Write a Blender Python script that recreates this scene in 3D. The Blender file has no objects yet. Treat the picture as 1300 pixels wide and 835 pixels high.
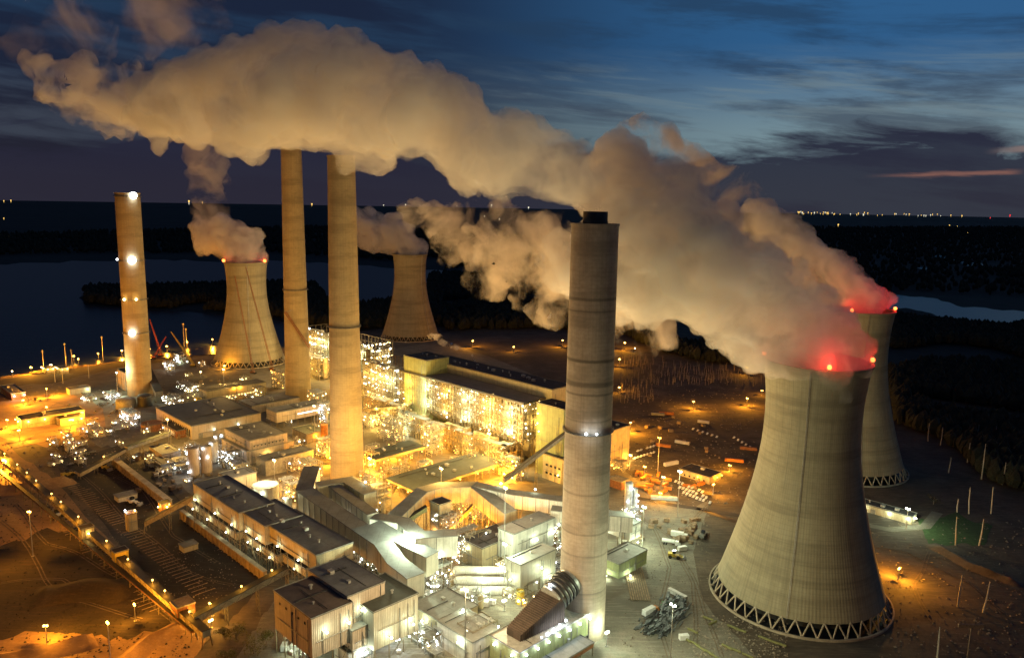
import bpy, math, random
from mathutils import Vector, Matrix, noise
R=math.radians
random.seed(7)
scene=bpy.context.scene; col=scene.collection
# ------------------------------------------------------------------ camera
PITCH=R(9.3); ROLL=R(.97); FOC=961.; CZ=265.
r0=Vector((1,0,0)); u0=Vector((0,math.sin(PITCH),math.cos(PITCH))); FW=Vector((0,math.cos(PITCH),-math.sin(PITCH)))
CX=r0*math.cos(ROLL)+u0*math.sin(ROLL); CU=u0*math.cos(ROLL)-r0*math.sin(ROLL)
cd=bpy.data.cameras.new('camera'); cam=bpy.data.objects.new('camera',cd); col.objects.link(cam)
m=Matrix((CX,CU,-FW)).transposed().to_4x4(); m.translation=(0,0,CZ); cam.matrix_world=m
cd.sensor_width=36; cd.lens=FOC/1300*36; cd.clip_start=1; cd.clip_end=80000
scene.camera=cam
# ------------------------------------------------------------------ render, exposure
scene.view_settings.view_transform='Standard'; scene.view_settings.look='None'
scene.view_settings.exposure=0; scene.view_settings.gamma=1
cy=scene.cycles
cy.use_denoising=True; cy.max_bounces=8; cy.diffuse_bounces=2; cy.glossy_bounces=2; cy.transmission_bounces=2
cy.volume_bounces=4; cy.transparent_max_bounces=24; cy.caustics_reflective=False; cy.caustics_refractive=False
cy.sample_clamp_indirect=2.5; cy.use_light_tree=True; cy.volume_step_rate=1; cy.use_adaptive_sampling=True; cy.adaptive_threshold=.03
# ------------------------------------------------------------------ world: dusk sky
w=bpy.data.worlds.new('World'); scene.world=w; w.use_nodes=True
def nodes_of(nt): return nt.nodes, nt.links
class NT:
    """tiny node helper"""
    def __init__(s,nt): s.nt=nt
    def n(s,t,**k):
        x=s.nt.nodes.new(t)
        for a,b in k.items(): setattr(x,a,b)
        return x
    def l(s,a,b): s.nt.links.new(a,b)
    def val(s,x,inp):
        if isinstance(x,(int,float)): inp.default_value=x
        elif isinstance(x,(tuple,list)): inp.default_value=(*x,1)[:len(inp.default_value)]
        else: s.l(x,inp)
    def math(s,op,a,b=0,c=None,clamp=False):
        x=s.n('ShaderNodeMath',operation=op,use_clamp=clamp); s.val(a,x.inputs[0]); s.val(b,x.inputs[1])
        if c is not None: s.val(c,x.inputs[2])
        return x.outputs[0]
    def mix(s,f,a,b,mode='MIX'):
        x=s.n('ShaderNodeMix',data_type='RGBA',blend_type=mode); s.val(f,x.inputs[0]); s.val(a,x.inputs[6]); s.val(b,x.inputs[7]); return x.outputs[2]
    def noise(s,vec,scale,detail=4,rough=.5,dist=0):
        x=s.n('ShaderNodeTexNoise'); s.l(vec,x.inputs['Vector']); x.inputs['Scale'].default_value=scale; x.inputs['Detail'].default_value=detail
        x.inputs['Roughness'].default_value=rough; x.inputs['Distortion'].default_value=dist; return x.outputs['Fac']
    def step(s,x,a,b,lo=0,hi=1):
        y=s.n('ShaderNodeMapRange',interpolation_type='SMOOTHSTEP'); s.val(x,y.inputs[0]); s.val(a,y.inputs[1]); s.val(b,y.inputs[2]); y.inputs[3].default_value=lo; y.inputs[4].default_value=hi; return y.outputs[0]
    def scl(s,vec,sc):
        x=s.n('ShaderNodeMapping'); s.l(vec,x.inputs['Vector']); x.inputs['Scale'].default_value=sc; return x.outputs[0]
k=NT(w.node_tree); bg=w.node_tree.nodes['Background']
SUN_EL=R(1.0); SUN_ROT=R(62)
tc=k.n('ShaderNodeTexCoord').outputs['Generated']
sx=k.n('ShaderNodeSeparateXYZ'); k.l(tc,sx.inputs[0])
X_,Y_,Z_=sx.outputs
sky=k.n('ShaderNodeTexSky',sky_type='NISHITA',sun_disc=False,sun_elevation=SUN_EL,sun_rotation=SUN_ROT)
az=k.math('ARCTAN2',X_,Y_)                       # 0 ahead, + to the right
vz=k.n('ShaderNodeCombineXYZ'); k.l(az,vz.inputs[0]); k.l(Z_,vz.inputs[1])
vzo=vz.outputs[0]
side=k.math('MULTIPLY',k.step(az,-.22,.36),k.math('MULTIPLY',k.step(az,1.9,.75),k.step(Z_,.75,.3)))                         # 0 in the dark west, 1 toward the afterglow
clear_low=(.17,.26,.30); clear_high=(.022,.10,.24)
clear=k.mix(k.step(Z_,.07,.20),clear_low,clear_high)
night=k.mix(k.step(Z_,.0,.22),(.013,.014,.028),(.008,.015,.040))
base=k.mix(side,night,clear)
base=k.mix(.004,base,sky.outputs[0],'ADD')
# long streaked clouds
tilt=k.math('ADD',Z_,k.math('MULTIPLY',az,.10)); cv=k.n('ShaderNodeCombineXYZ'); k.l(az,cv.inputs[0]); k.l(tilt,cv.inputs[1])
n1=k.noise(k.scl(cv.outputs[0],(3.2,22,1)),1.,7,.62,.25)
streak=k.step(n1,.44,.62)
base=k.mix(k.math('MULTIPLY',streak,.72),base,k.mix(k.step(Z_,.08,.2),(.050,.062,.088),(.018,.045,.095)))
n3=k.noise(k.scl(cv.outputs[0],(5,60,1)),1.3,6,.6,.3)
hi=k.math('MULTIPLY',k.step(n3,.45,.68),k.math('MULTIPLY',side,k.math('MULTIPLY',k.step(Z_,.08,.11),k.step(Z_,.2,.14))))
base=k.mix(k.math('MULTIPLY',hi,.6),base,(.16,.22,.25))
# the dark bank low over the horizon, ragged top
n2=k.noise(k.scl(vzo,(4.5,16,1)),1.1,8,.62,.6)
edge=k.math('ADD',.062,k.math('MULTIPLY',k.math('SUBTRACT',n2,.5),.17))
edge=k.math('SUBTRACT',edge,k.math('MULTIPLY',az,-.02))
bank=k.math('SUBTRACT',1,k.math('SMOOTH_MIN',1,k.math('MAXIMUM',0,k.math('DIVIDE',k.math('SUBTRACT',Z_,edge),.022)),.2),clamp=True)
bankcol=k.mix(k.step(Z_,0,.09),(.024,.022,.037),(.018,.019,.040))
base=k.mix(k.math('MULTIPLY',bank,.93),base,bankcol)
# the last pink-lit streak, low on the right
dz=k.math('ABSOLUTE',k.math('SUBTRACT',k.math('SUBTRACT',Z_,.042),k.math('MULTIPLY',k.math('SUBTRACT',az,.5),.028)))
n4=k.noise(k.scl(vzo,(12,90,1)),1.,5,.6)
st=k.math('MULTIPLY',k.step(k.math('ADD',dz,k.math('MULTIPLY',k.math('SUBTRACT',n4,.5),-.012)),.0045,.0008),k.math('MULTIPLY',k.step(az,.42,.50),k.step(az,.585,.565)))
base=k.mix(k.math('MULTIPLY',st,.9),base,(.22,.105,.085))
dz2=k.math('ABSOLUTE',k.math('SUBTRACT',k.math('SUBTRACT',Z_,.0665),k.math('MULTIPLY',k.math('SUBTRACT',az,.56),.045)))
st2=k.math('MULTIPLY',k.step(k.math('ADD',dz2,k.math('MULTIPLY',k.math('SUBTRACT',n4,.5),-.012)),.005,.001),k.step(az,.54,.58))
base=k.mix(k.math('MULTIPLY',st2,.8),base,(.23,.17,.16))
k.l(base,bg.inputs['Color']); bg.inputs['Strength'].default_value=1.0
# the sun is just below the horizon: only a trace of its light is left
sl=bpy.data.lights.new('sun','SUN'); sl.energy=.02; sl.angle=R(12); sl.color=(.6,.75,1)
so=bpy.data.objects.new('sun',sl); col.objects.link(so); so.rotation_euler=(R(78),0,R(180-62)); so.location=(0,0,600)
# ------------------------------------------------------------------ plan: pixel of the photo -> point on a level of the site
def ray(px,py): return FW+CX*((px-650)/FOC)-CU*((py-417.5)/FOC)
def g(px,py,z=0.):
    d=ray(px,py); t=(z-CZ)/d.z; return Vector((d.x*t,d.y*t,z))
def at(px,py,y):
    d=ray(px,py); t=y/d.y; return Vector((0,0,CZ))+d*t
GR=R(-45); UX=Vector((math.cos(GR),math.sin(GR),0)); VX=Vector((-math.sin(GR),math.cos(GR),0))   # the plant's grid
# ------------------------------------------------------------------ materials
MATS={}
def mat(name,c,rough=.75,metal=0,var=.25,scale=.15,kind=None,c2=None,bump=.0,**kw):
    if name in MATS: return MATS[name]
    m=bpy.data.materials.new(name); m.use_nodes=True; k=NT(m.node_tree); b=m.node_tree.nodes['Principled BSDF']
    b.inputs['Roughness'].default_value=rough; b.inputs['Metallic'].default_value=metal
    tc=k.n('ShaderNodeTexCoord').outputs['Object']
    nz=k.noise(tc,scale,6,.65); nf=k.noise(tc,scale*9,4,.6)
    f=k.math('ADD',k.math('MULTIPLY',nz,.65),k.math('MULTIPLY',nf,.35))
    f=k.step(f,.36,.64)
    dark=tuple(x*(1-var) for x in c); light=tuple(min(1,x*(1+var)) for x in c) if c2 is None else c2
    cc=k.mix(f,dark,light); bh=None
    if kind=='sheet':      # profiled metal cladding with panel joints
        s=k.n('ShaderNodeSeparateXYZ'); k.l(tc,s.inputs[0]); t=k.math('ADD',s.outputs[0],s.outputs[1])
        wv=k.math('SINE',k.math('MULTIPLY',t,5.2)); pn=k.math('LESS_THAN',k.math('FRACT',k.math('MULTIPLY',t,.14)),.035)
        st=k.noise(k.scl(tc,(.6,.6,.05)),1.,5,.6)
        cc=k.mix(k.math('MULTIPLY',k.step(st,.48,.75),.5),cc,tuple(x*.45 for x in c))
        cc=k.mix(k.math('MULTIPLY',pn,.6),cc,tuple(x*.35 for x in c)); cc=k.mix(k.math('MULTIPLY',wv,.1),cc,(0,0,0)); bh=wv
    if kind=='roof':       # weathered roof: seams, ponding stains
        s=k.n('ShaderNodeSeparateXYZ'); k.l(tc,s.inputs[0])
        a=k.math('LESS_THAN',k.math('FRACT',k.math('MULTIPLY',s.outputs[0],.11)),.05); b2=k.math('LESS_THAN',k.math('FRACT',k.math('MULTIPLY',s.outputs[1],.07)),.04)
        cc=k.mix(k.math('MULTIPLY',k.math('MAXIMUM',a,b2),.35),cc,tuple(x*.5 for x in c))
        st=k.noise(tc,.05,7,.7); cc=k.mix(k.math('MULTIPLY',k.step(st,.5,.62),.35),cc,tuple(x*1.6 for x in c))
    if kind=='tower':      # cooling tower / chimney concrete: lift lines, meridian ribs, rain streaks
        s=k.n('ShaderNodeSeparateXYZ'); k.l(tc,s.inputs[0]); th=k.math('ARCTAN2',s.outputs[1],s.outputs[0])
        ribs=kw.get('ribs',0); lift=kw.get('lift',2.0)
        cyl=k.n('ShaderNodeCombineXYZ'); k.l(k.math('COSINE',th),cyl.inputs[0]); k.l(k.math('SINE',th),cyl.inputs[1]); k.l(s.outputs[2],cyl.inputs[2])
        ln=k.math('LESS_THAN',k.math('FRACT',k.math('DIVIDE',s.outputs[2],lift)),.12)
        cc=k.mix(k.math('MULTIPLY',ln,.22),cc,tuple(x*.45 for x in c))
        st=k.noise(k.scl(cyl.outputs[0],(26,26,.012)),1.,5,.7); cc=k.mix(k.math('MULTIPLY',k.step(st,.45,.68),.36),cc,tuple(x*.45 for x in c))
        bd=k.noise(k.scl(cyl.outputs[0],(.3,.3,.11)),1.,5,.6); cc=k.mix(k.math('MULTIPLY',k.step(bd,.48,.64),.5),cc,tuple(x*.5 for x in c))
        if ribs:
            wv=k.math('SINE',k.math('MULTIPLY',th,ribs)); cc=k.mix(k.math('MULTIPLY',k.step(wv,.2,.9),.12),cc,tuple(x*.4 for x in c)); bh=wv
        for z0,wd,am in kw.get('rings',()):
            q=k.step(k.math('ABSOLUTE',k.math('SUBTRACT',k.math('ADD',s.outputs[2],k.math('MULTIPLY',nz,1.5)),z0)),wd,wd*.3); cc=k.mix(k.math('MULTIPLY',q,am),cc,tuple(x*.22 for x in c))
    if kind=='dirt':
        a=k.noise(tc,.012,8,.62,.4); cc=k.mix(k.step(a,.42,.62),cc,kw.get('c3',tuple(x*.5 for x in c)))
        fn=k.noise(tc,.9,5,.75);cc=k.mix(k.math('MULTIPLY',k.step(fn,.42,.6),.4),cc,tuple(x*.5 for x in c));tk=k.noise(k.scl(tc,(.05,.5,1)),1.,5,.7); cc=k.mix(k.math('MULTIPLY',k.step(tk,.5,.66),.45),cc,kw.get('c4',tuple(min(1,x*1.7) for x in c))); bh=nf
    if bump or bh is not None:
        bp=k.n('ShaderNodeBump'); bp.inputs['Distance'].default_value=kw.get('bd',.15); bp.inputs['Strength'].default_value=bump or .5
        k.l(bh if bh is not None else nf,bp.inputs['Height']); k.l(bp.outputs[0],b.inputs['Normal'])
    k.l(cc,b.inputs['Base Color']); MATS[name]=m; return m
def glow(name,c,s,sample=False):
    if name in MATS: return MATS[name]
    m=bpy.data.materials.new(name); m.use_nodes=True; b=m.node_tree.nodes['Principled BSDF']
    b.inputs['Base Color'].default_value=(.05,.05,.05,1); b.inputs['Emission Color'].default_value=(*c,1); b.inputs['Emission Strength'].default_value=s
    m.cycles.emission_sampling='FRONT' if sample else 'NONE'; MATS[name]=m; return m
SOD=(1,.375,.022); AMB=(1,.60,.13); LED=(.84,1,.66); COOL=(.8,.92,1); RED=(1,.018,.012)
GL={'sod':glow('sodium_lamp_glass',(1,.5,.1),9),'amb':glow('amber_lamp_glass',(1,.72,.3),16),'led':glow('white_lamp_glass',(1,1,.82),18),'cool':glow('cool_lamp_glass',(.85,.93,1),22),'red':glow('red_beacon_glass',(1,.16,.03),7)}
LC={'sod':SOD,'amb':AMB,'led':LED,'cool':COOL,'red':RED}
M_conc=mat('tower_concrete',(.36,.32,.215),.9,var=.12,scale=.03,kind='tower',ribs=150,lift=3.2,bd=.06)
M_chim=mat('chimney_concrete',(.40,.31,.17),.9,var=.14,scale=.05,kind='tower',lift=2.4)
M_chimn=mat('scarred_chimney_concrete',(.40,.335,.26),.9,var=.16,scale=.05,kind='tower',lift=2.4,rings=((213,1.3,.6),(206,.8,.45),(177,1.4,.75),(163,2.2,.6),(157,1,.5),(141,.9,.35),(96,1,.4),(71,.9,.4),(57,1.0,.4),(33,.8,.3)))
M_col=mat('column_concrete',(.42,.36,.27),.9)
M_dark=mat('dark_metal',(.035,.034,.033),.6,.3)
M_steel=mat('grey_steel',(.25,.25,.23),.55,.3,scale=.4)
M_lat=mat('lattice_steel',(.22,.18,.11),.6,.2,scale=.4)
M_galv=mat('galvanised_steel',(.45,.45,.42),.45,.4,scale=.4)
M_white=mat('white_cladding',(.62,.61,.55),.6,kind='sheet',var=.12)
M_cream=mat('cream_cladding',(.52,.47,.31),.7,kind='sheet',var=.12)
M_pink=mat('pinkish_cladding',(.50,.42,.33),.7,kind='sheet',var=.12)
M_tan=mat('tan_cladding',(.46,.38,.23),.75,kind='sheet',var=.18)
M_green=mat('green_cladding',(.30,.34,.16),.7,kind='sheet',var=.15)
M_duct=mat('duct_cladding',(.50,.47,.38),.5,.15,kind='sheet',var=.1)
M_rgrey=mat('grey_roof',(.18,.185,.185),.8,kind='roof',var=.15)
M_rblue=mat('slate_roof',(.085,.095,.12),.7,kind='roof',var=.15)
M_broof=mat('brown_roof',(.14,.105,.085),.85,kind='roof',var=.2)
M_slab=mat('boiler_roof_sheet',(.20,.20,.205),.75,kind='roof',var=.12)
M_rdark=mat('dark_roof',(.045,.042,.046),.85,kind='roof',var=.3)
M_rgreen=mat('olive_roof',(.065,.075,.065),.8,kind='roof',var=.15)
M_rpale=mat('pale_roof',(.24,.24,.22),.8,kind='roof',var=.15)
M_drib=mat('dark_brown_rib',(.10,.07,.05),.7)
M_brown=mat('rusty_brown_sheet',(.065,.045,.035),.7,kind='sheet',var=.3)
M_rust=mat('rust_paint',(.28,.12,.05),.7,var=.4,scale=.5)
M_yel=mat('yellow_paint',(.55,.40,.05),.6,var=.3,scale=.5)
M_or=mat('orange_paint',(.55,.20,.03),.6,var=.3,scale=.5)
M_wp=mat('white_paint',(.7,.7,.68),.5,var=.15,scale=.6)
M_redp=mat('red_paint',(.45,.06,.04),.6,var=.2)
M_gp=mat('green_paint',(.12,.4,.14),.6,var=.3)
M_glass=mat('window_glass',(.03,.035,.04),.15)
M_rub=mat('rubber',(.02,.02,.02),.9)
M_wood=mat('weathered_wood',(.30,.22,.14),.9,var=.3,scale=.7)
M_pole=mat('bleached_wood',(.55,.50,.42),.9,var=.2,scale=.8)
M_yp=mat('primed_pipe',(.19,.19,.07),.7,var=.3,scale=.5)
M_bark=mat('bark',(.30,.25,.2),.95,var=.3,scale=.8)
WL={'amb':glow('amber_window_light',(1,.62,.2),3.0),'led':glow('white_window_light',(1,.98,.75),3.5)}
# ------------------------------------------------------------------ mesh builder
class MB:
    def __init__(s): s.v=[]; s.f=[]
    def quadbox(s,P):          # eight corners: bottom 4, top 4
        n=len(s.v); s.v+= [tuple(p) for p in P]
        s.f+=[(n+3,n+2,n+1,n),(n+4,n+5,n+6,n+7),(n,n+1,n+5,n+4),(n+1,n+2,n+6,n+5),(n+2,n+3,n+7,n+6),(n+3,n,n+4,n+7)]
    def box(s,x0,y0,z0,x1,y1,z1):
        s.quadbox([(x0,y0,z0),(x1,y0,z0),(x1,y1,z0),(x0,y1,z0),(x0,y0,z1),(x1,y0,z1),(x1,y1,z1),(x0,y1,z1)]); return s
    def bar(s,p,q,w,h=None,up=(0,0,1)):
        p=Vector(p);q=Vector(q);d=(q-p)
        if d.length<1e-6: return s
        d.normalize();u=Vector(up)
        if abs(d.dot(u))>.98:u=Vector((1,0,0))
        a=d.cross(u).normalized()*w/2;b=a.cross(d).normalized()*(h or w)/2
        s.quadbox([p-a-b,p+a-b,q+a-b,q-a-b,p-a+b,p+a+b,q+a+b,q-a+b]); return s
    def tube(s,p,q,r0,r1=None,n=10,cap=True):
        p=Vector(p);q=Vector(q);r1=r0 if r1 is None else r1;d=(q-p).normalized();u=Vector((0,0,1)) if abs(d.z)<.95 else Vector((1,0,0))
        a=d.cross(u).normalized();b=a.cross(d);k=len(s.v)
        for c,r in((p,r0),(q,r1)):
            for i in range(n):
                t=2*math.pi*i/n;s.v.append(tuple(c+a*r*math.cos(t)+b*r*math.sin(t)))
        for i in range(n):j=(i+1)%n;s.f.append((k+i,k+n+i,k+n+j,k+j))
        if cap:s.f.append(tuple(range(k,k+n)));s.f.append(tuple(range(k+2*n-1,k+n-1,-1)))
        return s
    def pipe(s,pts,r,n=8):
        for a,b in zip(pts,pts[1:]): s.tube(a,b,r,r,n)
        return s
    def lathe(s,prof,n=32,cx=0,cy=0,close=False):
        k=len(s.v)
        for r,z in prof:
            for i in range(n):
                t=2*math.pi*i/n;s.v.append((cx+r*math.cos(t),cy+r*math.sin(t),z))
        m=len(prof)
        for j in range(m-1 if not close else m):
            for i in range(n):
                a=k+j*n+i;b=k+j*n+(i+1)%n;c=k+((j+1)%m)*n+(i+1)%n;d=k+((j+1)%m)*n+i;s.f.append((a,b,c,d))
        return s
    def ball(s,c,r,n=6,zs=1):
        c=Vector(c);k=len(s.v);m=n//2+1
        prof=[(math.sin(math.pi*j/m),-math.cos(math.pi*j/m)) for j in range(1,m)]
        for a,b in prof:
            for i in range(n):
                t=2*math.pi*i/n;s.v.append((c.x+r*a*math.cos(t),c.y+r*a*math.sin(t),c.z+r*b*zs))
        s.v.append((c.x,c.y,c.z-r*zs));s.v.append((c.x,c.y,c.z+r*zs));lo=len(s.v)-2
        for j in range(len(prof)-1):
            for i in range(n):s.f.append((k+j*n+i,k+j*n+(i+1)%n,k+(j+1)*n+(i+1)%n,k+(j+1)*n+i))
        for i in range(n):
            s.f.append((lo,k+(i+1)%n,k+i));e=k+(len(prof)-1)*n;s.f.append((lo+1,e+i,e+(i+1)%n))
        return s
    def poly(s,pts,z=None):
        k=len(s.v);s.v+=[tuple(p) for p in pts];s.f.append(tuple(range(k,k+len(pts))));return s
    def frame(s,x0,y0,z0,x1,y1,z1,nx,ny,nz,w=.4,brace=.5,inner=False,rnd=random):
        X=[x0+(x1-x0)*i/nx for i in range(nx+1)];Y=[y0+(y1-y0)*i/ny for i in range(ny+1)];Z=[z0+(z1-z0)*i/nz for i in range(nz+1)]
        for i,x in enumerate(X):
            for j,y in enumerate(Y):
                if inner or i in(0,nx) or j in(0,ny): s.bar((x,y,z0),(x,y,z1),w)
        for z in Z[1:]:
            for y in (Y if inner else (Y[0],Y[-1])): s.bar((x0,y,z),(x1,y,z),w*.8)
            for x in (X if inner else (X[0],X[-1])): s.bar((x,y0,z),(x,y1,z),w*.8)
        for a in range(nz):
            for i in range(nx):
                for y in(Y[0],Y[-1]):
                    if rnd.random()<brace:
                        if rnd.random()<.5: s.bar((X[i],y,Z[a]),(X[i+1],y,Z[a+1]),w*.55)
                        else: s.bar((X[i+1],y,Z[a]),(X[i],y,Z[a+1]),w*.55)
            for j in range(ny):
                for x in(X[0],X[-1]):
                    if rnd.random()<brace: s.bar((x,Y[j],Z[a]),(x,Y[j+1],Z[a+1]),w*.55)
        return s
    def rail(s,pts,h=1.1,w=.12):
        for a,b in zip(pts,pts[1:]):
            a=Vector(a);b=Vector(b);n=max(1,int((b-a).length/3))
            for z in(h*.5,h): s.bar(a+Vector((0,0,z)),b+Vector((0,0,z)),w)
            for i in range(n+1):
                p=a.lerp(b,i/n);s.bar(p,p+Vector((0,0,h)),w)
        return s
    def build(s,name,m,parent=None,smooth=False,loc=None,rz=None):
        me=bpy.data.meshes.new(name);me.from_pydata(s.v,[],s.f);me.update()
        if smooth:
            me.polygons.foreach_set('use_smooth',[True]*len(me.polygons));me.set_sharp_from_angle(angle=R(40))
        me.materials.append(m);o=bpy.data.objects.new(name,me);col.objects.link(o)
        if parent:o.parent=parent
        if loc is not None:o.location=loc
        if rz is not None:o.rotation_euler=(0,0,rz)
        return o
def tag(o,label=None,cat=None,group=None,kind=None):
    if label:o['label']=label
    if cat:o['category']=cat
    if group:o['group']=group
    if kind:o['kind']=kind
    return o
def thing(name,label,cat,loc=(0,0,0),rz=0,group=None):
    o=bpy.data.objects.new(name,None);col.objects.link(o);o.location=loc;o.rotation_euler=(0,0,rz);o.empty_display_size=1
    return tag(o,label,cat,group)
def dup(root,loc,rz=None,label=None,group=None,scale=None):
    def cp(o,par):
        c=o.copy();col.objects.link(c)
        if par:c.parent=par
        for ch in o.children:cp(ch,c)
        return c
    r=cp(root,None);r.location=loc
    if rz is not None:r.rotation_euler=(0,0,rz)
    if label:r['label']=label
    if group:r['group']=group
    if scale:r.scale=(scale,)*3 if isinstance(scale,(int,float)) else scale
    return r
LD={}
def light(parent,loc,kind,power,rad=1.0):
    key=(kind,power,rad)
    if key not in LD:
        l=bpy.data.lights.new('lamp_light','POINT');l.energy=power;l.color=LC[kind];l.shadow_soft_size=rad;LD[key]=l
    o=bpy.data.objects.new('lamp_light',LD[key]);col.objects.link(o);o.location=loc
    if parent:o.parent=parent
    return o
# ------------------------------------------------------------------ the ground, water, roads
def sheet(name,pts,z,m,kind='structure'):
    mb=MB(); ps=[g(*p,z) if len(p)==2 else Vector(p) for p in pts]
    mb.poly(ps); o=mb.build(name,m); 
    if o.data.polygons[0].normal.z<0: o.data.flip_normals()
    tag(o,kind=kind); return o
M_gr=mat('bare_ground',(.13,.10,.07),.95,kind='dirt',var=.35,scale=.05,c3=(.06,.05,.04),c4=(.2,.17,.12))
M_pad=mat('gravel_yard',(.22,.20,.155),.9,kind='dirt',var=.25,scale=.08,c3=(.13,.12,.095),c4=(.33,.31,.25))
M_coal=mat('coal_ground',(.035,.03,.028),.9,kind='dirt',var=.35,scale=.08,c3=(.02,.018,.018),c4=(.07,.06,.05))
M_sand=mat('sandy_soil',(.36,.22,.11),.95,kind='dirt',var=.2,scale=.05,c3=(.22,.135,.07),c4=(.42,.28,.15))
M_road=mat('asphalt',(.055,.052,.05),.85,kind='dirt',var=.2,scale=.1,c3=(.04,.04,.04),c4=(.09,.085,.075))
M_far=mat('far_woodland_ground',(.020,.022,.018),1,var=.5,scale=.002)
M_grass=mat('short_grass',(.05,.10,.03),.95,kind='dirt',var=.3,scale=.3,c3=(.04,.07,.025),c4=(.08,.13,.05))
gm=MB(); gm.lathe([(60000,0),(20000,0),(9000,0),(3000,0),(1,0)],64); gm.f.append(tuple(range(256,320))); go=gm.build('ground',M_far); go.data.polygons[0]
tag(go,kind='structure')
def flipup(o):
    me=o.data
    if sum(p.normal.z for p in me.polygons)<0: me.flip_normals()
flipup(go)
wm=bpy.data.materials.new('lake_water');wm.use_nodes=True;k=NT(wm.node_tree);b=wm.node_tree.nodes['Principled BSDF']
b.inputs['Base Color'].default_value=(.010,.015,.024,1);b.inputs['Roughness'].default_value=.3;b.inputs['IOR'].default_value=1.33
tcw=k.n('ShaderNodeTexCoord').outputs['Object'];nzw=k.noise(tcw,.05,4,.6);bpw=k.n('ShaderNodeBump');bpw.inputs['Strength'].default_value=.5;bpw.inputs['Distance'].default_value=1.0;k.l(nzw,bpw.inputs['Height']);k.l(bpw.outputs[0],b.inputs['Normal'])
def wig(pts,amp=2.2,n=6,seed=0):     # a shoreline between sparse points
    out=[];L=len(pts)
    for i in range(L):
        a=pts[i];c=pts[(i+1)%L]
        for j in range(n):
            t=j/n;x=a[0]+(c[0]-a[0])*t;y=a[1]+(c[1]-a[1])*t
            s=amp*noise.noise(Vector((x*.06+seed,y*.3,seed)))*(0 if j==0 and False else 1)
            out.append((x,y+s))
    return out
sheet('lake_water',wig([(-400,340),(-60,337),(60,333),(170,330),(260,331),(360,331),(470,337),(560,345),(640,352),(640,352),(560,350),(500,385),(430,400),(400,360),(330,362),(250,366),(140,368),(100,378),(110,388),(240,396),(330,400),(420,425),(385,438),(200,455),(60,468),(-60,486),(-400,530)],3,7,1.3),.5,wm)
sheet('lake_water',wig([(430,352),(560,352),(600,365),(640,372),(560,372),(520,384),(450,398),(425,398)],2,5,2.2),.9,wm)
sheet('river_water',wig([(1118,381),(1140,375),(1185,378),(1215,388),(1260,392),(1340,397),(1460,402),(1460,424),(1300,415),(1240,411),(1205,405),(1180,397),(1150,391),(1120,392)],2,6,3.1),.6,wm)
sheet('pond_water',wig([(1186,325),(1200,324),(1212,327),(1222,332),(1246,334),(1252,338),(1228,337),(1212,331),(1192,329)],1,4,5.5),.7,wm)
sheet('pond_water',wig([(1164,340),(1175,339),(1183,341),(1172,343)],.5,3,7.5),.7,wm)
sheet('ground',wig([(-300,480),(60,462),(280,436),(420,420),(560,415),(720,412),(860,400),(1160,470),(1600,560),(1900,1200),(-900,1200),(-900,560)],7,9,11.7),.08,M_gr)
sheet('yard_ground',wig([(-40,500),(140,472),(400,430),(560,430),(740,500),(800,560),(860,640),(900,640),(880,700),(890,760),(960,835),(1100,900),(400,1000),(300,835),(345,765),(380,715),(240,625),(195,585),(120,560),(40,520)],7,9,7.7),.14,M_pad)
sheet('coal_yard_ground',wig([(60,585),(150,565),(215,625),(345,730),(290,790),(262,800),(160,700),(90,610)],7,9,1.7),.20,M_coal)
sheet('soil_ground',wig([(-200,540),(-20,545),(60,600),(170,720),(262,812),(235,850),(150,1000),(-300,1000)],7,9,6.7),.20,M_sand)
sheet('soil_ground',wig([(-60,500),(90,498),(130,515),(135,545),(95,570),(30,560),(-60,545)],7,9,3.7),.20,M_sand)
sheet('soil_ground',wig([(780,425),(960,470),(985,520),(900,600),(860,625),(795,600),(780,560)],7,9,6.7),.16,M_gr)
sheet('grass_ground',wig([(1165,660),(1215,650),(1260,668),(1250,690),(1180,690)],7,9,4.7),.2,M_grass)
mdm=mat('dark_coal_soil',(.05,.036,.025),.95,kind='dirt',var=.3,scale=.06,c3=(.03,.022,.018),c4=(.10,.06,.03))
sheet('coal_yard_ground',wig([(-40,705),(60,672),(110,668),(170,715),(225,775),(215,800),(140,812),(60,800),(-40,815)],9,7,4.4),.24,mdm)
def ridge(name,pts,w,h,m):
    P=[g(*p,.1) for p in pts];mb=MB();n=40;rows=[]
    for i in range(n+1):
        f=i/n*(len(P)-1);j=min(int(f),len(P)-2);c=P[j].lerp(P[j+1],f-j);d=(P[j+1]-P[j]).normalized();nn=Vector((-d.y,d.x,0));e=min(1,i/5,(n-i)/5)
        for q in range(13):
            u=q/12*2-1;z=h*e*(1-abs(u))**.9*(1+.35*noise.noise((c+nn*u*w)*.08));rows.append(tuple(c+nn*u*w*(1+.25*noise.noise(c*.05))+Vector((0,0,z+.1))))
    mb.v=rows
    for i in range(n):
        for q in range(12): a=i*13+q;mb.f.append((a,a+13,a+14,a+1))
    o=mb.build(name,m,None,True);flipup(o);tag(o,kind='structure')
ridge('soil_bank',[(-60,855),(30,836),(90,822),(122,812)],9,6,M_sand)
ridge('soil_bank',[(150,850),(190,815),(235,792)],8,5,M_sand)
ridge('soil_bank',[(-40,628),(40,622),(95,610)],10,7,M_sand)
ridge('coal_heap',[(40,760),(110,748),(170,752)],16,6,mdm)
ridge('soil_bank',[(1180,690),(1235,720),(1300,745)],7,3,M_gr)
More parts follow.
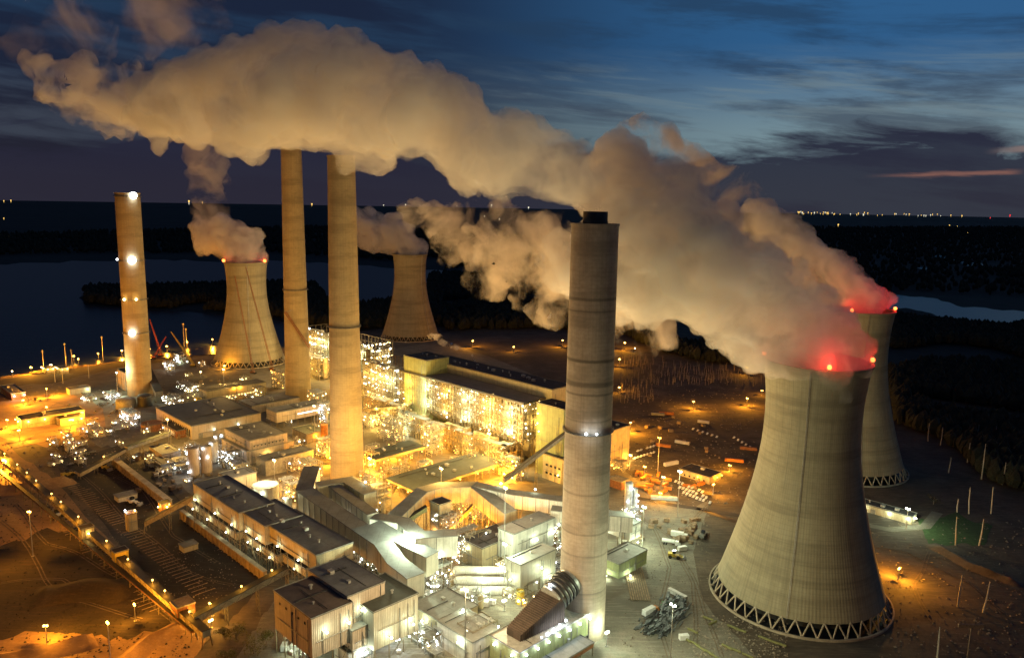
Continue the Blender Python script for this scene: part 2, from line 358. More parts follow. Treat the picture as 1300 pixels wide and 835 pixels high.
# roads
def road(name,pts,wd,z=.26,m=None,kerb=False):
    P=[g(*p,z) for p in pts]; mb=MB(); L=[];Rr=[]
    for i,p in enumerate(P):
        d=(P[min(i+1,len(P)-1)]-P[max(i-1,0)]).normalized();n=Vector((-d.y,d.x,0))
        L.append(p+n*wd/2);Rr.append(p-n*wd/2)
    for i in range(len(P)-1): mb.poly([Rr[i],Rr[i+1],L[i+1],L[i]])
    o=mb.build(name,m or M_road);flipup(o);tag(o,kind='structure');return o
M_cause=mat('causeway_soil',(.34,.22,.10),.95,kind='dirt',var=.2,scale=.05,c3=(.2,.13,.07))
road('causeway_road',[(-40,486),(60,470),(160,456),(270,438),(330,428),(400,419)],26,.32,M_cause)
road('road',[(792,628),(850,640),(905,648),(960,658)],7,.3)
road('road',[(792,640),(830,655),(850,700),(845,760),(800,835)],9,.30,M_pad)
road('road',[(1100,668),(1160,690),(1230,720),(1300,750),(1400,800)],8,.3,M_gr)
road('road',[(1095,665),(1130,672),(1175,668),(1190,650)],9,.34,M_pad)
road('rail_bed',[(885,645),(960,670),(880,650),(800,628)][:2],5,.3,M_dark)
hm=MB();nh=160
for i in range(nh+1):
    a=R(-60+120*i/nh);rr=26000;h=30+70*max(0,noise.noise(Vector((i*.09,2.2,0))))+25*noise.noise(Vector((i*.5,7.,0)))
    for r2,z2 in((rr-2500,-1),(rr,max(5,h)),(rr+2500,-1)): hm.v.append((r2*math.sin(a),r2*math.cos(a),z2))
for i in range(nh):
    for j in range(2): q=i*3+j;hm.f.append((q,q+1,q+4,q+3))
ho=hm.build('hills',M_far);flipup(ho);tag(ho,kind='structure')
M_trk=mat('rutted_track',(.17,.13,.09),.95,kind='dirt',var=.3,scale=.2)
rt_=random.Random(5)
for pts in ([(20,640),(60,690),(120,715),(190,760),(230,800)],[(0,660),(50,720),(90,760),(200,790)],[(0,740),(80,735),(150,760)],[(100,600),(160,660),(230,720),(310,745)],[(110,590),(180,620),(220,680),(290,720)],
    [(790,640),(830,670),(850,720),(835,790),(860,860)],[(805,650),(860,690),(880,740),(880,835)],[(900,640),(870,670),(860,700),(890,760),(920,850)],[(800,560),(850,575),(910,610),(890,640)],[(820,540),(880,560),(930,590)],[(640,770),(600,740),(560,760),(520,800)],
    [(1180,700),(1160,740),(1190,800)],[(1090,690),(1150,700),(1230,740),(1290,790)],[(20,505),(70,510),(120,530),(90,560)],[(10,570),(60,560),(100,575)]):
    for sft in(-1.1,1.1):
        P=[g(*q,.3) for q in pts];Q=[]
        for i in range(len(P)-1):
            for j in range(6):
                f=j/6;c=P[i].lerp(P[i+1],f);d=(P[i+1]-P[i]).normalized();w_=2.2*noise.noise(Vector((i+f,pts[0][0],0)))
                Q.append(c+Vector((-d.y,d.x,0))*(sft+w_*3))
        mb=MB()
        for i in range(len(Q)-1):
            d=(Q[i+1]-Q[i]).normalized();n=Vector((-d.y,d.x,0))*.4;mb.poly([Q[i]-n,Q[i+1]-n,Q[i+1]+n,Q[i]+n])
        for v_ in range(len(mb.v)): x_,y_,z_=mb.v[v_];mb.v[v_]=(x_,y_,.345+(.004 if sft>0 else 0)+.012*(hash(pts[0])%7)/7)
        o_=mb.build('path',M_trk);flipup(o_);tag(o_,kind='structure')
M_stone=mat('loose_stone',(.26,.22,.17),.95,var=.4,scale=.4)
def rubble(label,rects,n,m,seed,s=(.3,1.3)):
    rn=random.Random(seed);mb=MB()
    for i in range(n):
        x0,x1,y0,y1=rn.choice(rects);p=g(rn.uniform(x0,x1),rn.uniform(y0,y1),.3);r_=rn.uniform(*s)*rn.random()**.6
        a=rn.uniform(0,3);b_=len(mb.v)
        for k_ in range(5): t_=a+k_*1.256;q=r_*rn.uniform(.6,1.1);mb.v.append((p.x+q*math.cos(t_),p.y+q*math.sin(t_),.25))
        mb.v.append((p.x,p.y,.3+r_*rn.uniform(.4,.9)))
        for k_ in range(5): mb.f.append((b_+k_,b_+(k_+1)%5,b_+5))
    o=mb.build('rubble',m);tag(o,label,None,None,'stuff')
rubble('loose stones and scraps on the sandy coal yard',[(0,110,600,700),(0,200,690,830),(60,240,760,835)],1500,M_coal,1)
rubble('loose stones on the dark floor of the coal pit',[(110,220,590,690),(200,300,690,760)],900,M_stone,2,(.2,.9))
rubble('loose stones and scraps over the pale gravel yard',[(790,900,640,835),(880,1000,780,835)],1500,M_stone,3)
rubble('scattered debris over the dim east field',[(790,960,530,640),(790,960,470,540)],1300,M_stone,4,(.4,1.8))
rubble('scattered debris over the west yard',[(0,230,480,600),(200,330,440,520)],1600,M_stone,5,(.4,2.))
rubble('scattered debris on the sand right of the largest cooling tower',[(1100,1300,660,835)],700,M_stone,6,(.3,1.5))
# ------------------------------------------------------------------ cooling towers
def hyper(z,rt=30.6,zt=128.,b=80.): return rt*math.sqrt(1+((z-zt)/b)**2)
def make_tower(label):
    t=thing('cooling_tower',label,'cooling tower',(0,0,0),0,'concrete cooling towers')
    H_=165.;z0=9.;n=22;prof=[(hyper(z0+(H_-z0)*i/n),z0+(H_-z0)*i/n) for i in range(n+1)]
    inner=[(r-1.2,z) for r,z in reversed(prof)]
    prof+= [(prof[-1][0]+.9,H_),(prof[-1][0]+.9,H_+1.6),(prof[-1][0]-1.2,H_+1.6)]
    mb=MB();mb.lathe(prof+inner,144,close=True);mb.build('shell',M_conc,t,True)
    N=40;rb=hyper(0)+.5;rt=hyper(z0)-.4
    for i in range(N):
        a=2*math.pi*i/N;da=2*math.pi/N/2
        mb=MB();b0=(rb*math.cos(a),rb*math.sin(a),.4)
        for s in(-1,1): mb.tube(b0,(rt*math.cos(a+s*da),rt*math.sin(a+s*da),z0+.6),.55,.55,6)
        mb.box(b0[0]-1,b0[1]-1,.2,b0[0]+1,b0[1]+1,1.2)
        mb.build('diagonal_column',M_col,t)
    mb=MB();mb.lathe([(rb+2.4,.2),(rb+2.4,1.7),(rb+1.3,1.7),(rb+1.3,.25)],120);mb.build('basin_wall',M_col,t,True)
    mb=MB();mb.lathe([(rb+1.2,.3),(1,.3)],60);o=mb.build('basin_water',wm,t);flipup(o)
    mb=MB();mb.lathe([(rt-6,2.2),(rt-6,8.6),(.5,8.6)],60);mb.build('fill_pack',M_dark,t)
    # ladder and maintenance cable down the shell
    mb=MB();a=R(-118)
    for i in range(len(prof)-4):
        (r1,z1),(r2,z2)=prof[i],prof[i+1]
        for s in(-.35,.35):
            mb.bar(((r1+.5)*math.cos(a)-s*math.sin(a),(r1+.5)*math.sin(a)+s*math.cos(a),z1),((r2+.5)*math.cos(a)-s*math.sin(a),(r2+.5)*math.sin(a)+s*math.cos(a),z2),.25)
        for q in range(3):
            f=q/3;r=r1+(r2-r1)*f+.5;z=z1+(z2-z1)*f
            mb.bar((r*math.cos(a)+.35*math.sin(a),r*math.sin(a)-.35*math.cos(a),z),(r*math.cos(a)-.35*math.sin(a),r*math.sin(a)+.35*math.cos(a),z),.15)
    mb.build('ladder',M_galv,t)
    return t
TOP=166.6
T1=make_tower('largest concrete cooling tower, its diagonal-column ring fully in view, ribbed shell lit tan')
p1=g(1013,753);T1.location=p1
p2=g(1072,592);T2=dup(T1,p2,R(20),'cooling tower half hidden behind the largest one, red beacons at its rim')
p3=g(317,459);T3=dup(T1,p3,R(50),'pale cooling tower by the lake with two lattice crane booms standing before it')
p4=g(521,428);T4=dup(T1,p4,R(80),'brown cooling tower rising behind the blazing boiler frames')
def beacons(t,angs,power,r=2.0):
    rr=hyper(165)+.3
    for a in angs:
        a=R(a);p=(rr*math.cos(a),rr*math.sin(a),TOP+.1)
        mb=MB();mb.tube(p,(p[0],p[1],TOP+1.4),.35,.35,6);b=mb.build('beacon',M_dark,t)
        mb=MB();mb.ball((p[0],p[1],TOP+2.2),1.0*r/2,8);mb.build('beacon_lens',GL['red'],b)
        light(b,(p[0],p[1],TOP+4),'red',power,1.2)
rot=lambda t,a:a-math.degrees(t.rotation_euler.z)
beacons(T1,[-100,-12],15000,3.2);beacons(T1,[75,165],2000,2.4)
beacons(T2,[rot(T2,a) for a in(-125,-12)],26000,3.4)
beacons(T3,[rot(T3,a) for a in(-150,-12)],34000,5.4)
# ------------------------------------------------------------------ chimneys
M_flue=mat('flue_steel',(.13,.11,.085),.7,.2)
def chimney(label,base,h,rb,rt,m,liner=True,group='tall concrete chimneys'):
    t=thing('chimney',label,'chimney',base,0,group)
    mb=MB();n=14;prof=[(rb+(rt-rb)*(i/n)**.8,h*i/n) for i in range(n+1)]
    prof+=[(rt+.5,h),(rt+.5,h+1.2),(rt-1.6,h+1.2),(rt-1.6,h-6),(.5,h-6)]
    mb.lathe(prof,64);mb.build('shaft',m,t,True)
    if liner:
        rl=rt*.52;mb=MB();mb.lathe([(rl,h-6),(rl,h+8),(rl-.5,h+8),(rl-.5,h-4),(.4,h-4)],32);mb.lathe([(rl+.25,h+1.5),(rl+.25,h+2.6)],32);mb.build('flue',M_flue,t,True)
    return t
def gallery_ring(t,z,r,lamps=()):
    mb=MB();mb.lathe([(r-.2,z),(r+1.5,z),(r+1.5,z+.3),(r-.2,z+.3)],32,close=True)
    pts=[((r+1.4)*math.cos(2*math.pi*i/24),(r+1.4)*math.sin(2*math.pi*i/24),z+.3) for i in range(25)];mb.rail(pts,1.2,.14)
    gr=mb.build('gallery',M_steel,t)
    for a,kind,pw,br in lamps:
        a=R(a);p=((r+2.1)*math.cos(a),(r+2.1)*math.sin(a),z+1.8)
        mb=MB();mb.bar(((r+1)*math.cos(a),(r+1)*math.sin(a),z+.5),p,.3);l=mb.build('lamp_arm',M_steel,gr)
        mb=MB();mb.ball(p,br,8);mb.build('lamp',GL[kind],gr)
        if pw: light(gr,((r+4)*math.cos(a),(r+4)*math.sin(a),z+2.2),kind,pw,.8)
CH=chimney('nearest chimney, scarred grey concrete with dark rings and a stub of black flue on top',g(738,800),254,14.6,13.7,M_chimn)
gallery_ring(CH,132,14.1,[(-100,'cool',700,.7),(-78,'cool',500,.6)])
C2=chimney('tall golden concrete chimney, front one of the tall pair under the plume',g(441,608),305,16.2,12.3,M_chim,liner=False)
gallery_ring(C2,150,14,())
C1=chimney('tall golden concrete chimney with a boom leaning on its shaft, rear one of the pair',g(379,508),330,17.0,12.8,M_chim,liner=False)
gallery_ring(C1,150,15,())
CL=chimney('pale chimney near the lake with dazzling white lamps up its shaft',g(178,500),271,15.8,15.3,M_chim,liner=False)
gallery_ring(CL,267,15.3,[(-40,'cool',50000,4.6)])
gallery_ring(CL,183,15.5,[(-62,'cool',50000,5.0),(-165,'cool',1500,1.2)])
gallery_ring(CL,131,15.6,[(-105,'amb',1500,1.6),(-55,'amb',1500,1.5)])
gallery_ring(CL,86,15.7,[(-80,'cool',30000,4.2)])
# ------------------------------------------------------------------ buildings on the plant grid
def lampball(parent,p,kind,power=0,r=.8,rad=.7):
    mb=MB();mb.ball(p,r,6);mb.build('lamp',GL[kind],parent)
    if power: light(parent,(p[0],p[1],p[2]),kind,power,rad+r)
def bld(label,P,A,B,zt,z0=0,wall=None,roof=None,name='plant_building',cat='building',group=None,lu=None,lv=None,win=(),doors=(),vents=0,stilt=False,par=.9,lamps=(),bands=True,seed=0):
    wall=wall or M_cream;roof=roof or M_rgrey;rnd=random.Random(seed+int(P[0]*7+P[1]))
    p=g(*P,zt)
    Lu=lu or (p-g(*A,zt)).dot(UX);Lv=lv or (g(*B,zt)-p).dot(VX)
    Lu=max(Lu,3);Lv=max(Lv,3)
    t=thing(name,label,cat,(p.x,p.y,0),GR,group);t['_d']=0
    del t['_d']
    mb=MB();mb.box(-Lu,0,z0,0,Lv,zt-.35)
    if bands:
        for z in (z0+.05,zt-1.2): mb.box(-Lu-.12,-.12,z,.12,Lv+.12,z+.5)
    mb.build('wall',wall,t)
    mb=MB();o=.45;mb.box(-Lu-o,-o,zt-.35,o,Lv+o,zt)
    rf=mb.build('roof',roof,t)
    if par:
        for a in((-Lu-o,-o,o,-o+.3),(-Lu-o,Lv+o-.3,o,Lv+o),(-Lu-o,-o+.303,-Lu-o+.3,Lv+o-.303),(o-.3,-o+.303,o,Lv+o-.303)):
            mb=MB();mb.box(a[0],a[1],zt,a[2],a[3],zt+par*.6);mb.build('parapet',M_steel,rf)
    area=Lu*Lv
    if area>250: vents=max(vents,min(6,int(area/400)))
    for i in range(vents):
        x=-Lu*(.12+.76*(i+.5)/vents)+rnd.uniform(-.5,.5);y=Lv*rnd.uniform(.3,.7);s=rnd.uniform(1.0,1.9);mb=MB()
        if rnd.random()<.5: mb.box(x-s,y-s*.8,zt,x+s,y+s*.8,zt+s*1.1);mb.box(x-s*1.1,y-s*.9,zt+s*1.1,x+s*1.1,y+s*.9,zt+s*1.1+.25)
        else: mb.tube((x,y,zt),(x,y,zt+s*1.3),s*.45,s*.45,10);mb.tube((x,y,zt+s*1.3),(x,y,zt+s*1.6),s*.8,s*.3,10)
        mb.build('roof_vent',M_galv,rf)
    if area>250 and bands:
        mb=MB()
        for i in range(1+int(area>900)):      # pipe runs and walkways on the roof
            if rnd.random()<.5: x=-rnd.uniform(.1,.9)*Lu;mb.tube((x,Lv*.08,zt+.5),(x,Lv*rnd.uniform(.5,.92),zt+.5),.28,.28,6)
            else: y=rnd.uniform(.1,.9)*Lv;mb.tube((-Lu*rnd.uniform(.5,.95),y,zt+.5),(-Lu*.06,y,zt+.5),.2,.2,6)
        mb.build('roof_pipework',M_dark,rf)
    H_=zt-z0
    if H_>8 and bands:
        mb=MB()
        for i in range(int(Lu/11)+1): x=-Lu*rnd.uniform(.03,.97);mb.tube((x,-.45,z0),(x,-.45,zt-rnd.uniform(.5,H_*.5)),.22,.22,6)
        for i in range(int(Lv/11)+1): y=Lv*rnd.uniform(.03,.97);mb.tube((.45,y,z0),(.45,y,zt-rnd.uniform(.5,H_*.5)),.22,.22,6)
        z=z0+H_*rnd.uniform(.3,.6);mb.tube((-Lu*.9,-.5,z),(-Lu*.1,-.5,z),.25,.25,6);mb.tube((.5,Lv*.1,z),(.5,Lv*.9,z),.25,.25,6)
        mb.build('wall_pipework',M_steel,t)
    for face,z,n,ww,hh,lit,f0,f1 in win:
        L=Lu if face=='y' else Lv
        for i in range(n):
            c=L*(f0+(f1-f0)*(i+.5)/n);a=c-ww/2;b=c+ww/2
            mb=MB()
            if face=='y': mb.box(-b-.15,-.2,z-.15,-a+.15,.02,z+hh+.15)
            else: mb.box(-.02,a-.15,z-.15,.2,b+.15,z+hh+.15)
            fr=mb.build('window',M_dark,t);mb=MB()
            if face=='y': mb.box(-b,-.26,z,-a,-.205,z+hh)
            else: mb.box(.205,a,z,.26,b,z+hh)
            mb.build('pane',WL[lit] if lit else M_glass,fr)
    for face,f,ww,hh in doors:
        L=Lu if face=='y' else Lv;c=L*f;mb=MB()
        if face=='y': mb.box(-c-ww/2,-.22,z0,-c+ww/2,.02,z0+hh)
        else: mb.box(-.02,c-ww/2,z0,.22,c+ww/2,z0+hh)
        mb.build('door',M_steel,t)
    if stilt:
        mb=MB();nu=max(2,int(Lu/9));nv=max(1,int(Lv/9));mb.frame(-Lu+.3,.3,0,-.3,Lv-.3,z0-.01,nu,nv,max(1,int(z0/9)),.45,.7,rnd=rnd)
        mb.build('steel_legs',M_lat,t)
    for face,f,z,kind,pw,off in lamps:
        L=Lu if face=='y' else Lv
        q=(-L*f,-off,z) if face=='y' else (off,L*f,z)
        q0=(-L*f,0,z) if face=='y' else (0,L*f,z)
        mb=MB();mb.bar(q0,q,.2);a=mb.build('lamp_arm',M_steel,t);lampball(a,q,kind,pw,.65)
    return t,Lu,Lv
# --- boiler house: roofed open frame full of light
def lit_frame(label,P,lu,lv,zt,nx,ny,nz,seed,roof=None,kinds=('led','amb'),nl=90,extra=400,pw=9000,name='open_boiler_house',wall_in=3.,base=0,r=.6,cat='boiler frame',casing=None,strength=5,npl=5,dens=.5):
    rnd=random.Random(seed);p=g(*P,zt);t=thing(name,label,cat,(p.x,p.y,0),GR)
    mb=MB();mb.frame(-lu,0,base,0,lv,zt-1,nx,ny,nz,.8,dens,rnd=rnd);mb.frame(-lu,-.9,base,0,-.2,zt-2,nx*2,1,nz,.34,dens*.8,rnd=rnd);mb.build('steel_frame',M_lat,t)
    mb=MB()
    for k_ in range(1,nz+1):
        z=base+(zt-1-base)*k_/nz
        for a in range(nx):
            if rnd.random()<.78:
                x0=-lu+lu*a/nx;mb.box(x0+.3,.4,z-.4,x0+lu/nx-.3,wall_in+.2,z-.25)
        for a in range(ny):
            if rnd.random()<.7:
                y0=lv*a/ny;mb.box(-wall_in-.2,y0+.4,z-.4,-.4,y0+lv/ny-.4,z-.25)
        mb.rail([(-lu,.1,z-.25),(0,.1,z-.25),(0,lv,z-.25)],1.1,.14)
    mb.build('floors',M_steel,t)
    mb=MB()
    for a in range(nx):
        x0=-lu+lu*a/nx;d=wall_in+rnd.uniform(0,6);h=zt-1.6-rnd.choice([0,0,6,14]);mb.box(x0+.6,d,base+2,x0+lu/nx-.6,d+6,h)
    for a in range(ny):
        y0=lv*a/ny;mb.box(-wall_in-8,y0+.6,base+2,-wall_in-rnd.uniform(0,3),y0+lv/ny-.6,zt-2-rnd.choice([0,5,12]))
    mb.build('casing',casing or M_cream,t)
    mb=MB()
    for i in range(int(extra*.35)):
        x=-rnd.uniform(0,lu);z=base+rnd.uniform(2,zt-base-3);y=rnd.uniform(.8,wall_in)
        if rnd.random()<.5: mb.tube((x,y,z),(x,y,min(zt-2,z+rnd.uniform(4,16))),.35,.35,6)
        else: mb.tube((x,y,z),(min(0,x+rnd.uniform(4,20)),y,z),.4,.4,6)
    for i in range(int(extra*.1)):
        y=rnd.uniform(1,lv-1);z=base+rnd.uniform(2,zt-base-8);x=-rnd.uniform(.8,wall_in);mb.tube((x,y,z),(x,y,z+rnd.uniform(3,8)),.35,.35,6)
    for i in range(int(extra*.9)):
        x=-rnd.uniform(0,lu);z=base+rnd.uniform(0,zt-base-4);y=rnd.uniform(-1.5,wall_in*.6);mb.bar((x,y,z),(x+rnd.uniform(-6,6),y,z+rnd.uniform(1,7)),.28)
    for i in range(int(extra*.25)):
        y=rnd.uniform(0,lv);z=base+rnd.uniform(0,zt-base-4);x=rnd.uniform(-1,1.5);mb.bar((x,y,z),(x,y+rnd.uniform(-6,6),z+rnd.uniform(1,7)),.28)
    o=mb.build('pipework',M_lat,t);tag(o,kind='stuff')
    def spot():
        k=rnd.randrange(nz);z=base+(zt-1-base)*(k+1)/nz-rnd.uniform(1.4,3.4)
        z+=rnd.choice([0,0,rnd.uniform(-3,3)])
        if rnd.random()<lu/(lu+lv): return (-rnd.uniform(.01,.99)*lu,rnd.uniform(.3,wall_in-.5),z)
        return (-rnd.uniform(.3,wall_in-.5),lv*rnd.uniform(.02,.98),z)
    for i in range(nl):
        p_=spot();mb=MB();mb.ball(p_,r*rnd.uniform(.4,1.3),6);mb.build('lamp',GL[rnd.choice(kinds)],t)
    if extra:
        for kd in set(kinds):
            mb=MB()
            for i in range(extra//len(set(kinds))): mb.ball(spot(),r*rnd.choice([.25,.35,.45,.6,1.2]),5)
            o=mb.build('small_lamps',GL[kd],t);tag(o,kind='stuff')
    for i in range(npl):
        f=(i+.5)/npl
        for z in (base+(zt-base)*.3,base+(zt-base)*.75): light(t,(-lu*f,-7,z),'amb' if i%2 else kinds[i%len(kinds)],pw,1.4);light(t,(-lu*f-5,1.6,z-5),kinds[0],pw*.25,1.)  # outer lights have no fixture: added ahead of the frame to brighten its face
    light(t,(7,lv*.5,base+(zt-base)*.5),kinds[-1],pw*.8,1.4)
    if roof:
        mb=MB();mb.box(-lu-1.5,-1.5,zt-.8,1.5,lv+1.5,zt);rf=mb.build('roof',roof,t)
        mb=MB();mb.box(-lu-1.6,-1.62,zt-1.6,1.6,-1.5,zt+.3);mb.box(1.5,-1.5,zt-1.6,1.62,lv+1.5,zt+.3);mb.build('fascia',M_dark,rf)
    return t
pb=g(665,511,70)
bh=lit_frame('boiler house, open steel frame packed with white and amber lamps under one long grey roof',(665,511),205,40,70,22,4,7,11,roof=M_slab,nl=50,extra=240,pw=27000,npl=6,base=26,name='boiler_house',cat='boiler house',casing=M_cream)
lit_frame('lower lit steel frame of hoppers and ducts at the foot of the boiler house',(640,566),215,26,26,24,3,3,12,kinds=('amb','led','sod'),nl=36,extra=150,pw=18000,npl=6,name='precipitator',wall_in=9,casing=M_tan,r=.5,cat='steel frame',dens=.8)
# blazing frames further up the row
for P,lu,lv,zt,nx,ny,nz,lab,kd in [((503,468),70,50,66,9,5,7,'uncovered boiler frame adjoining the grey-roofed boiler house, blazing with white lamps',('led','led','amb')),
        ((462,437),80,50,66,9,5,7,'uncovered boiler frame between the golden chimney and its neighbour, overexposed with white light',('led','led','amb')),
        ((420,424),95,50,66,9,5,7,'uncovered boiler frame seen between the two golden chimneys, full of white lamps',('led','cool','amb'))]:
    lit_frame(lab,P,lu,lv,zt,nx,ny,nz,int(P[0]),kinds=kd,nl=60,extra=240,pw=26000,npl=4,r=1.0,wall_in=4)
for P,lu,lv,zt,lab in [((506,515),70,24,34,'dim brown pipe frame with amber lamps in front of the blazing white frame'),((468,478),90,22,36,'amber-lit pipe frame just right of the golden chimney shaft'),((405,455),80,22,34,'pipe frame of amber lamps seen between the golden chimney pair')]:
    lit_frame(lab,P,lu,lv,zt,9,3,4,int(P[1]),kinds=('amb','amb','sod'),nl=36,extra=100,pw=13000,npl=3,r=.5,name='pipe_bridge',wall_in=8,casing=M_tan,cat='steel frame',dens=.8)
# turbine hall and neighbours
tb,_,_=bld('long black-roofed turbine hall with cream upper walls behind the boiler house',(701,494.7),(546.5,456.5),(723,487.5),80,0,M_cream,M_rdark,name='turbine_hall',cat='turbine hall',vents=14,win=[('x',30,3,3,4,None,.1,.9)])
bld('dull yellow-green windowless block behind the near end of the blazing frames',(541,458),(516,462),(558,450),88,0,M_green,M_rgreen,vents=2,lu=42,lv=34)
bld('tall dull green end bay with a lamp column beside the boiler house',(716,520),(693,511),(722,512),72,0,M_green,M_rdark,lamps=[('y',.9,62,'amb',1500,2),('y',.9,52,'amb',1500,2),('y',.85,44,'amb',1200,2)],lu=36,lv=22)
bld('lower cream annex with a column of dark window openings under the diagonal conveyor',(716,584),(690,575),(726,575),25,0,M_cream,M_rdark,win=[('y',6,4,2.6,1.8,None,.1,.9),('y',14,4,2.6,1.8,None,.1,.9)],lamps=[('y',.2,9,'amb',1800,2)])
bld('orange-lit windowless block with a dark roof right of the nearest chimney',(773,548),(750,538),(796,535),40,0,M_tan,M_rdark,lamps=[('x',.75,7,'sod',13200,3)],lu=40,lv=36,vents=5)
# --- flat warehouses glowing orange round their edges
SL=lambda fs,z=9,k='sod',pw=8000: [('y',f,z,k,pw,1.5) for f in fs]
bld('wide flat grey-green roof of an open hall ringed by orange lamps',(525,622),(495,605),(622,580),12,9.5,M_tan,M_rgreen,stilt=True,lamps=SL([.15,.5,.85])+[('x',f,9,'sod',8000,1.5) for f in(.1,.28,.48,.68,.86)],vents=0,par=0)
bld('narrow flat grey roof behind the golden chimney foot, orange lamps below',(476,583),(459,574),(530,562),12,9,M_tan,M_rgreen,stilt=True,lamps=[('x',.6,8,'sod',11000,2),('x',.9,8,'sod',6600,2)],par=0)
# --- west side: offices, shops, stores
bld('long low shop with slate-blue roof and pale right-hand wall',(243,541),(199.6,517),(326,522),16,0,M_pink,M_rblue,win=[('y',3,12,2.0,8,None,.03,.62)],doors=[('x',.12,5,6),('x',.5,4,5)],vents=4,lamps=[('x',.3,8,'led',900,1.5),('x',.65,8,'led',900,1.5)])
bld('upper storey of the orange two-tier office block with a row of small round windows',(317,559.6),(288,543),(365,549.5),24,14,M_pink,M_rgrey,win=[('x',17,9,1.0,1.0,None,.06,.94),('y',17,5,1.0,1.0,None,.1,.9)],vents=0)
bld('lower storey of the two-tier office block, its corner washed in orange lamplight',(313,573),(283.6,556),(377,561),14,0,M_pink,M_rpale,lamps=[('x',.38,7,'amb',3200,2.5),('x',.45,7,'amb',2500,2.5)])
bld('long store with dark roof and two square roof hoods by the lakeside cooling tower',(262,497),(252,491),(333,484),15,0,M_cream,M_rdark,lv=84,lu=26,vents=2,win=[('x',3,10,2.5,2,'amb',.3,.8)],lamps=[('x',.45,14,'sod',6600,2),('x',.55,14,'sod',6600,2)])
bld('low pale-roofed store beside the pinkish office',(320,515.5),(308,507),(364,498),10,0,M_pink,M_rpale,lv=66,vents=2)
bld('pinkish office wing with a lit window strip at the rear golden chimney foot',(351,524),(341,518),(408,512.5),20,8,M_pink,M_rpale,stilt=True,lv=64,win=[('x',13,12,2.6,1.6,'led',.42,.95)])
bld('small hipped shed with olive roof beside the two-tier office',(389,551),(372,543),(400,546),11,0,M_tan,M_rgreen,lamps=[('x',.5,7,'sod',5500,1.5)],lv=22)
bld('dark flat-roofed pump house with orange slatted wall left of the slate-roofed shop',(224,547),(200,537),(240,545),9,0,M_rust,M_rdark,lv=16,win=[('y',2,8,1,5,'amb',.05,.95)])
bld('grey boxy lean-to with dim wall below the round tanks',(337,586),(310,577),(395,570),15,0,M_steel,M_rgrey,lv=52,lu=20,vents=2)
bld('stepped grey roof block beside the coal transfer line',(290,608),(272,598),(324,594),22,0,M_duct,M_rgrey,lu=20,lv=26)
bld('boxy grey switch house with pale roof near the silo pair',(206,577),(187,567),(215,571),9,0,M_pink,M_rgrey,lv=18,vents=1)
bld('low grey shed in the dim west yard beside the conveyor bend',(204,590),(188,583),(222,583),6,0,M_steel,M_rgrey,lv=14)
bld('small cream shed among glaring white yard lamps',(88,494.5),(82,487),(108,488),8,0,M_cream,M_rpale,lv=26,lu=14,lamps=[('x',.85,5,'led',2200,2)])
bld('pale block at the foot of the lakeside chimney',(158,473),(145,460),(178,466),26,0,M_pink,M_rdark,lu=30,lv=26)
bld('dark-roofed workshop glowing yellow under many wall lamps in the west yard',(27,533),(20,527.5),(68,523.5),11,0,M_tan,M_rdark,name='workshop',lv=66,lu=24,lamps=[('x',f,8,'amb',2300,2) for f in(.1,.35,.6,.75,.92)]+[('y',.3,8,'amb',2500,2),('y',.8,8,'amb',2500,2)],vents=2)
bld('second smaller workshop with crooked dark roof beside the yellow-glowing one',(76,532),(72,527),(98,523),9,0,M_tan,M_rdark,name='workshop',lv=26,lamps=[('x',.5,6,'amb',2500,2),('x',.85,6,'amb',2500,2)])
bld('orange-walled shed at the far west edge by the lake road',(14,500),(-20,492),(20,495),9,0,M_rust,M_tan,lv=16,lamps=[('x',.2,6,'cool',2000,2),('x',.9,6,'cool',1600,2)])
# --- coal transfer line: raised orange galleries in a row
ow=dict(wall=M_tan,roof=M_rgrey,stilt=True,name='transfer_gallery',cat='gallery building')
ol=lambda fs,z: [('y',f,z,'led',1500,2.2) for f in fs]
bld('raised orange-walled coal gallery, upper left of three, with black roof hatch',(303,651),(244.4,610),(332,640),37,23.1,lu=82,lv=28,lamps=ol([.1,.45,.9],26),vents=3,**ow)
bld('raised orange-walled coal gallery, middle of three, stepping down the slope',(336,668),(303,650),(372,656),36.2,22,lu=42,lv=30,lamps=ol([.2,.6],25),vents=1,**ow)
bld('raised orange-walled coal gallery with the longest grey roof, lower right of three',(401,704.6),(342,664),(444,686),35.5,24,lu=78,lamps=ol([.25,.62],26),vents=2,win=[('x',27,2,1.5,1.5,None,.2,.9)],**ow)
for i,(P,Lx) in enumerate([((300,676),95),((352,705),52),((388,722),60)]):
    bld(['lower orange-lit walkway storey beneath the upper left coal gallery','short lower orange-lit walkway storey beneath the middle coal gallery','lower orange-lit walkway storey beneath the longest coal gallery'][i],P,P,P,15,9,wall=M_tan,roof=M_rdark,stilt=True,lu=Lx,lv=9,name='walkway_gallery',cat='gallery building',lamps=[('y',f,11.5,'led',1300,2) for f in([.15,.5,.8] if i<2 else [.2,.6])])
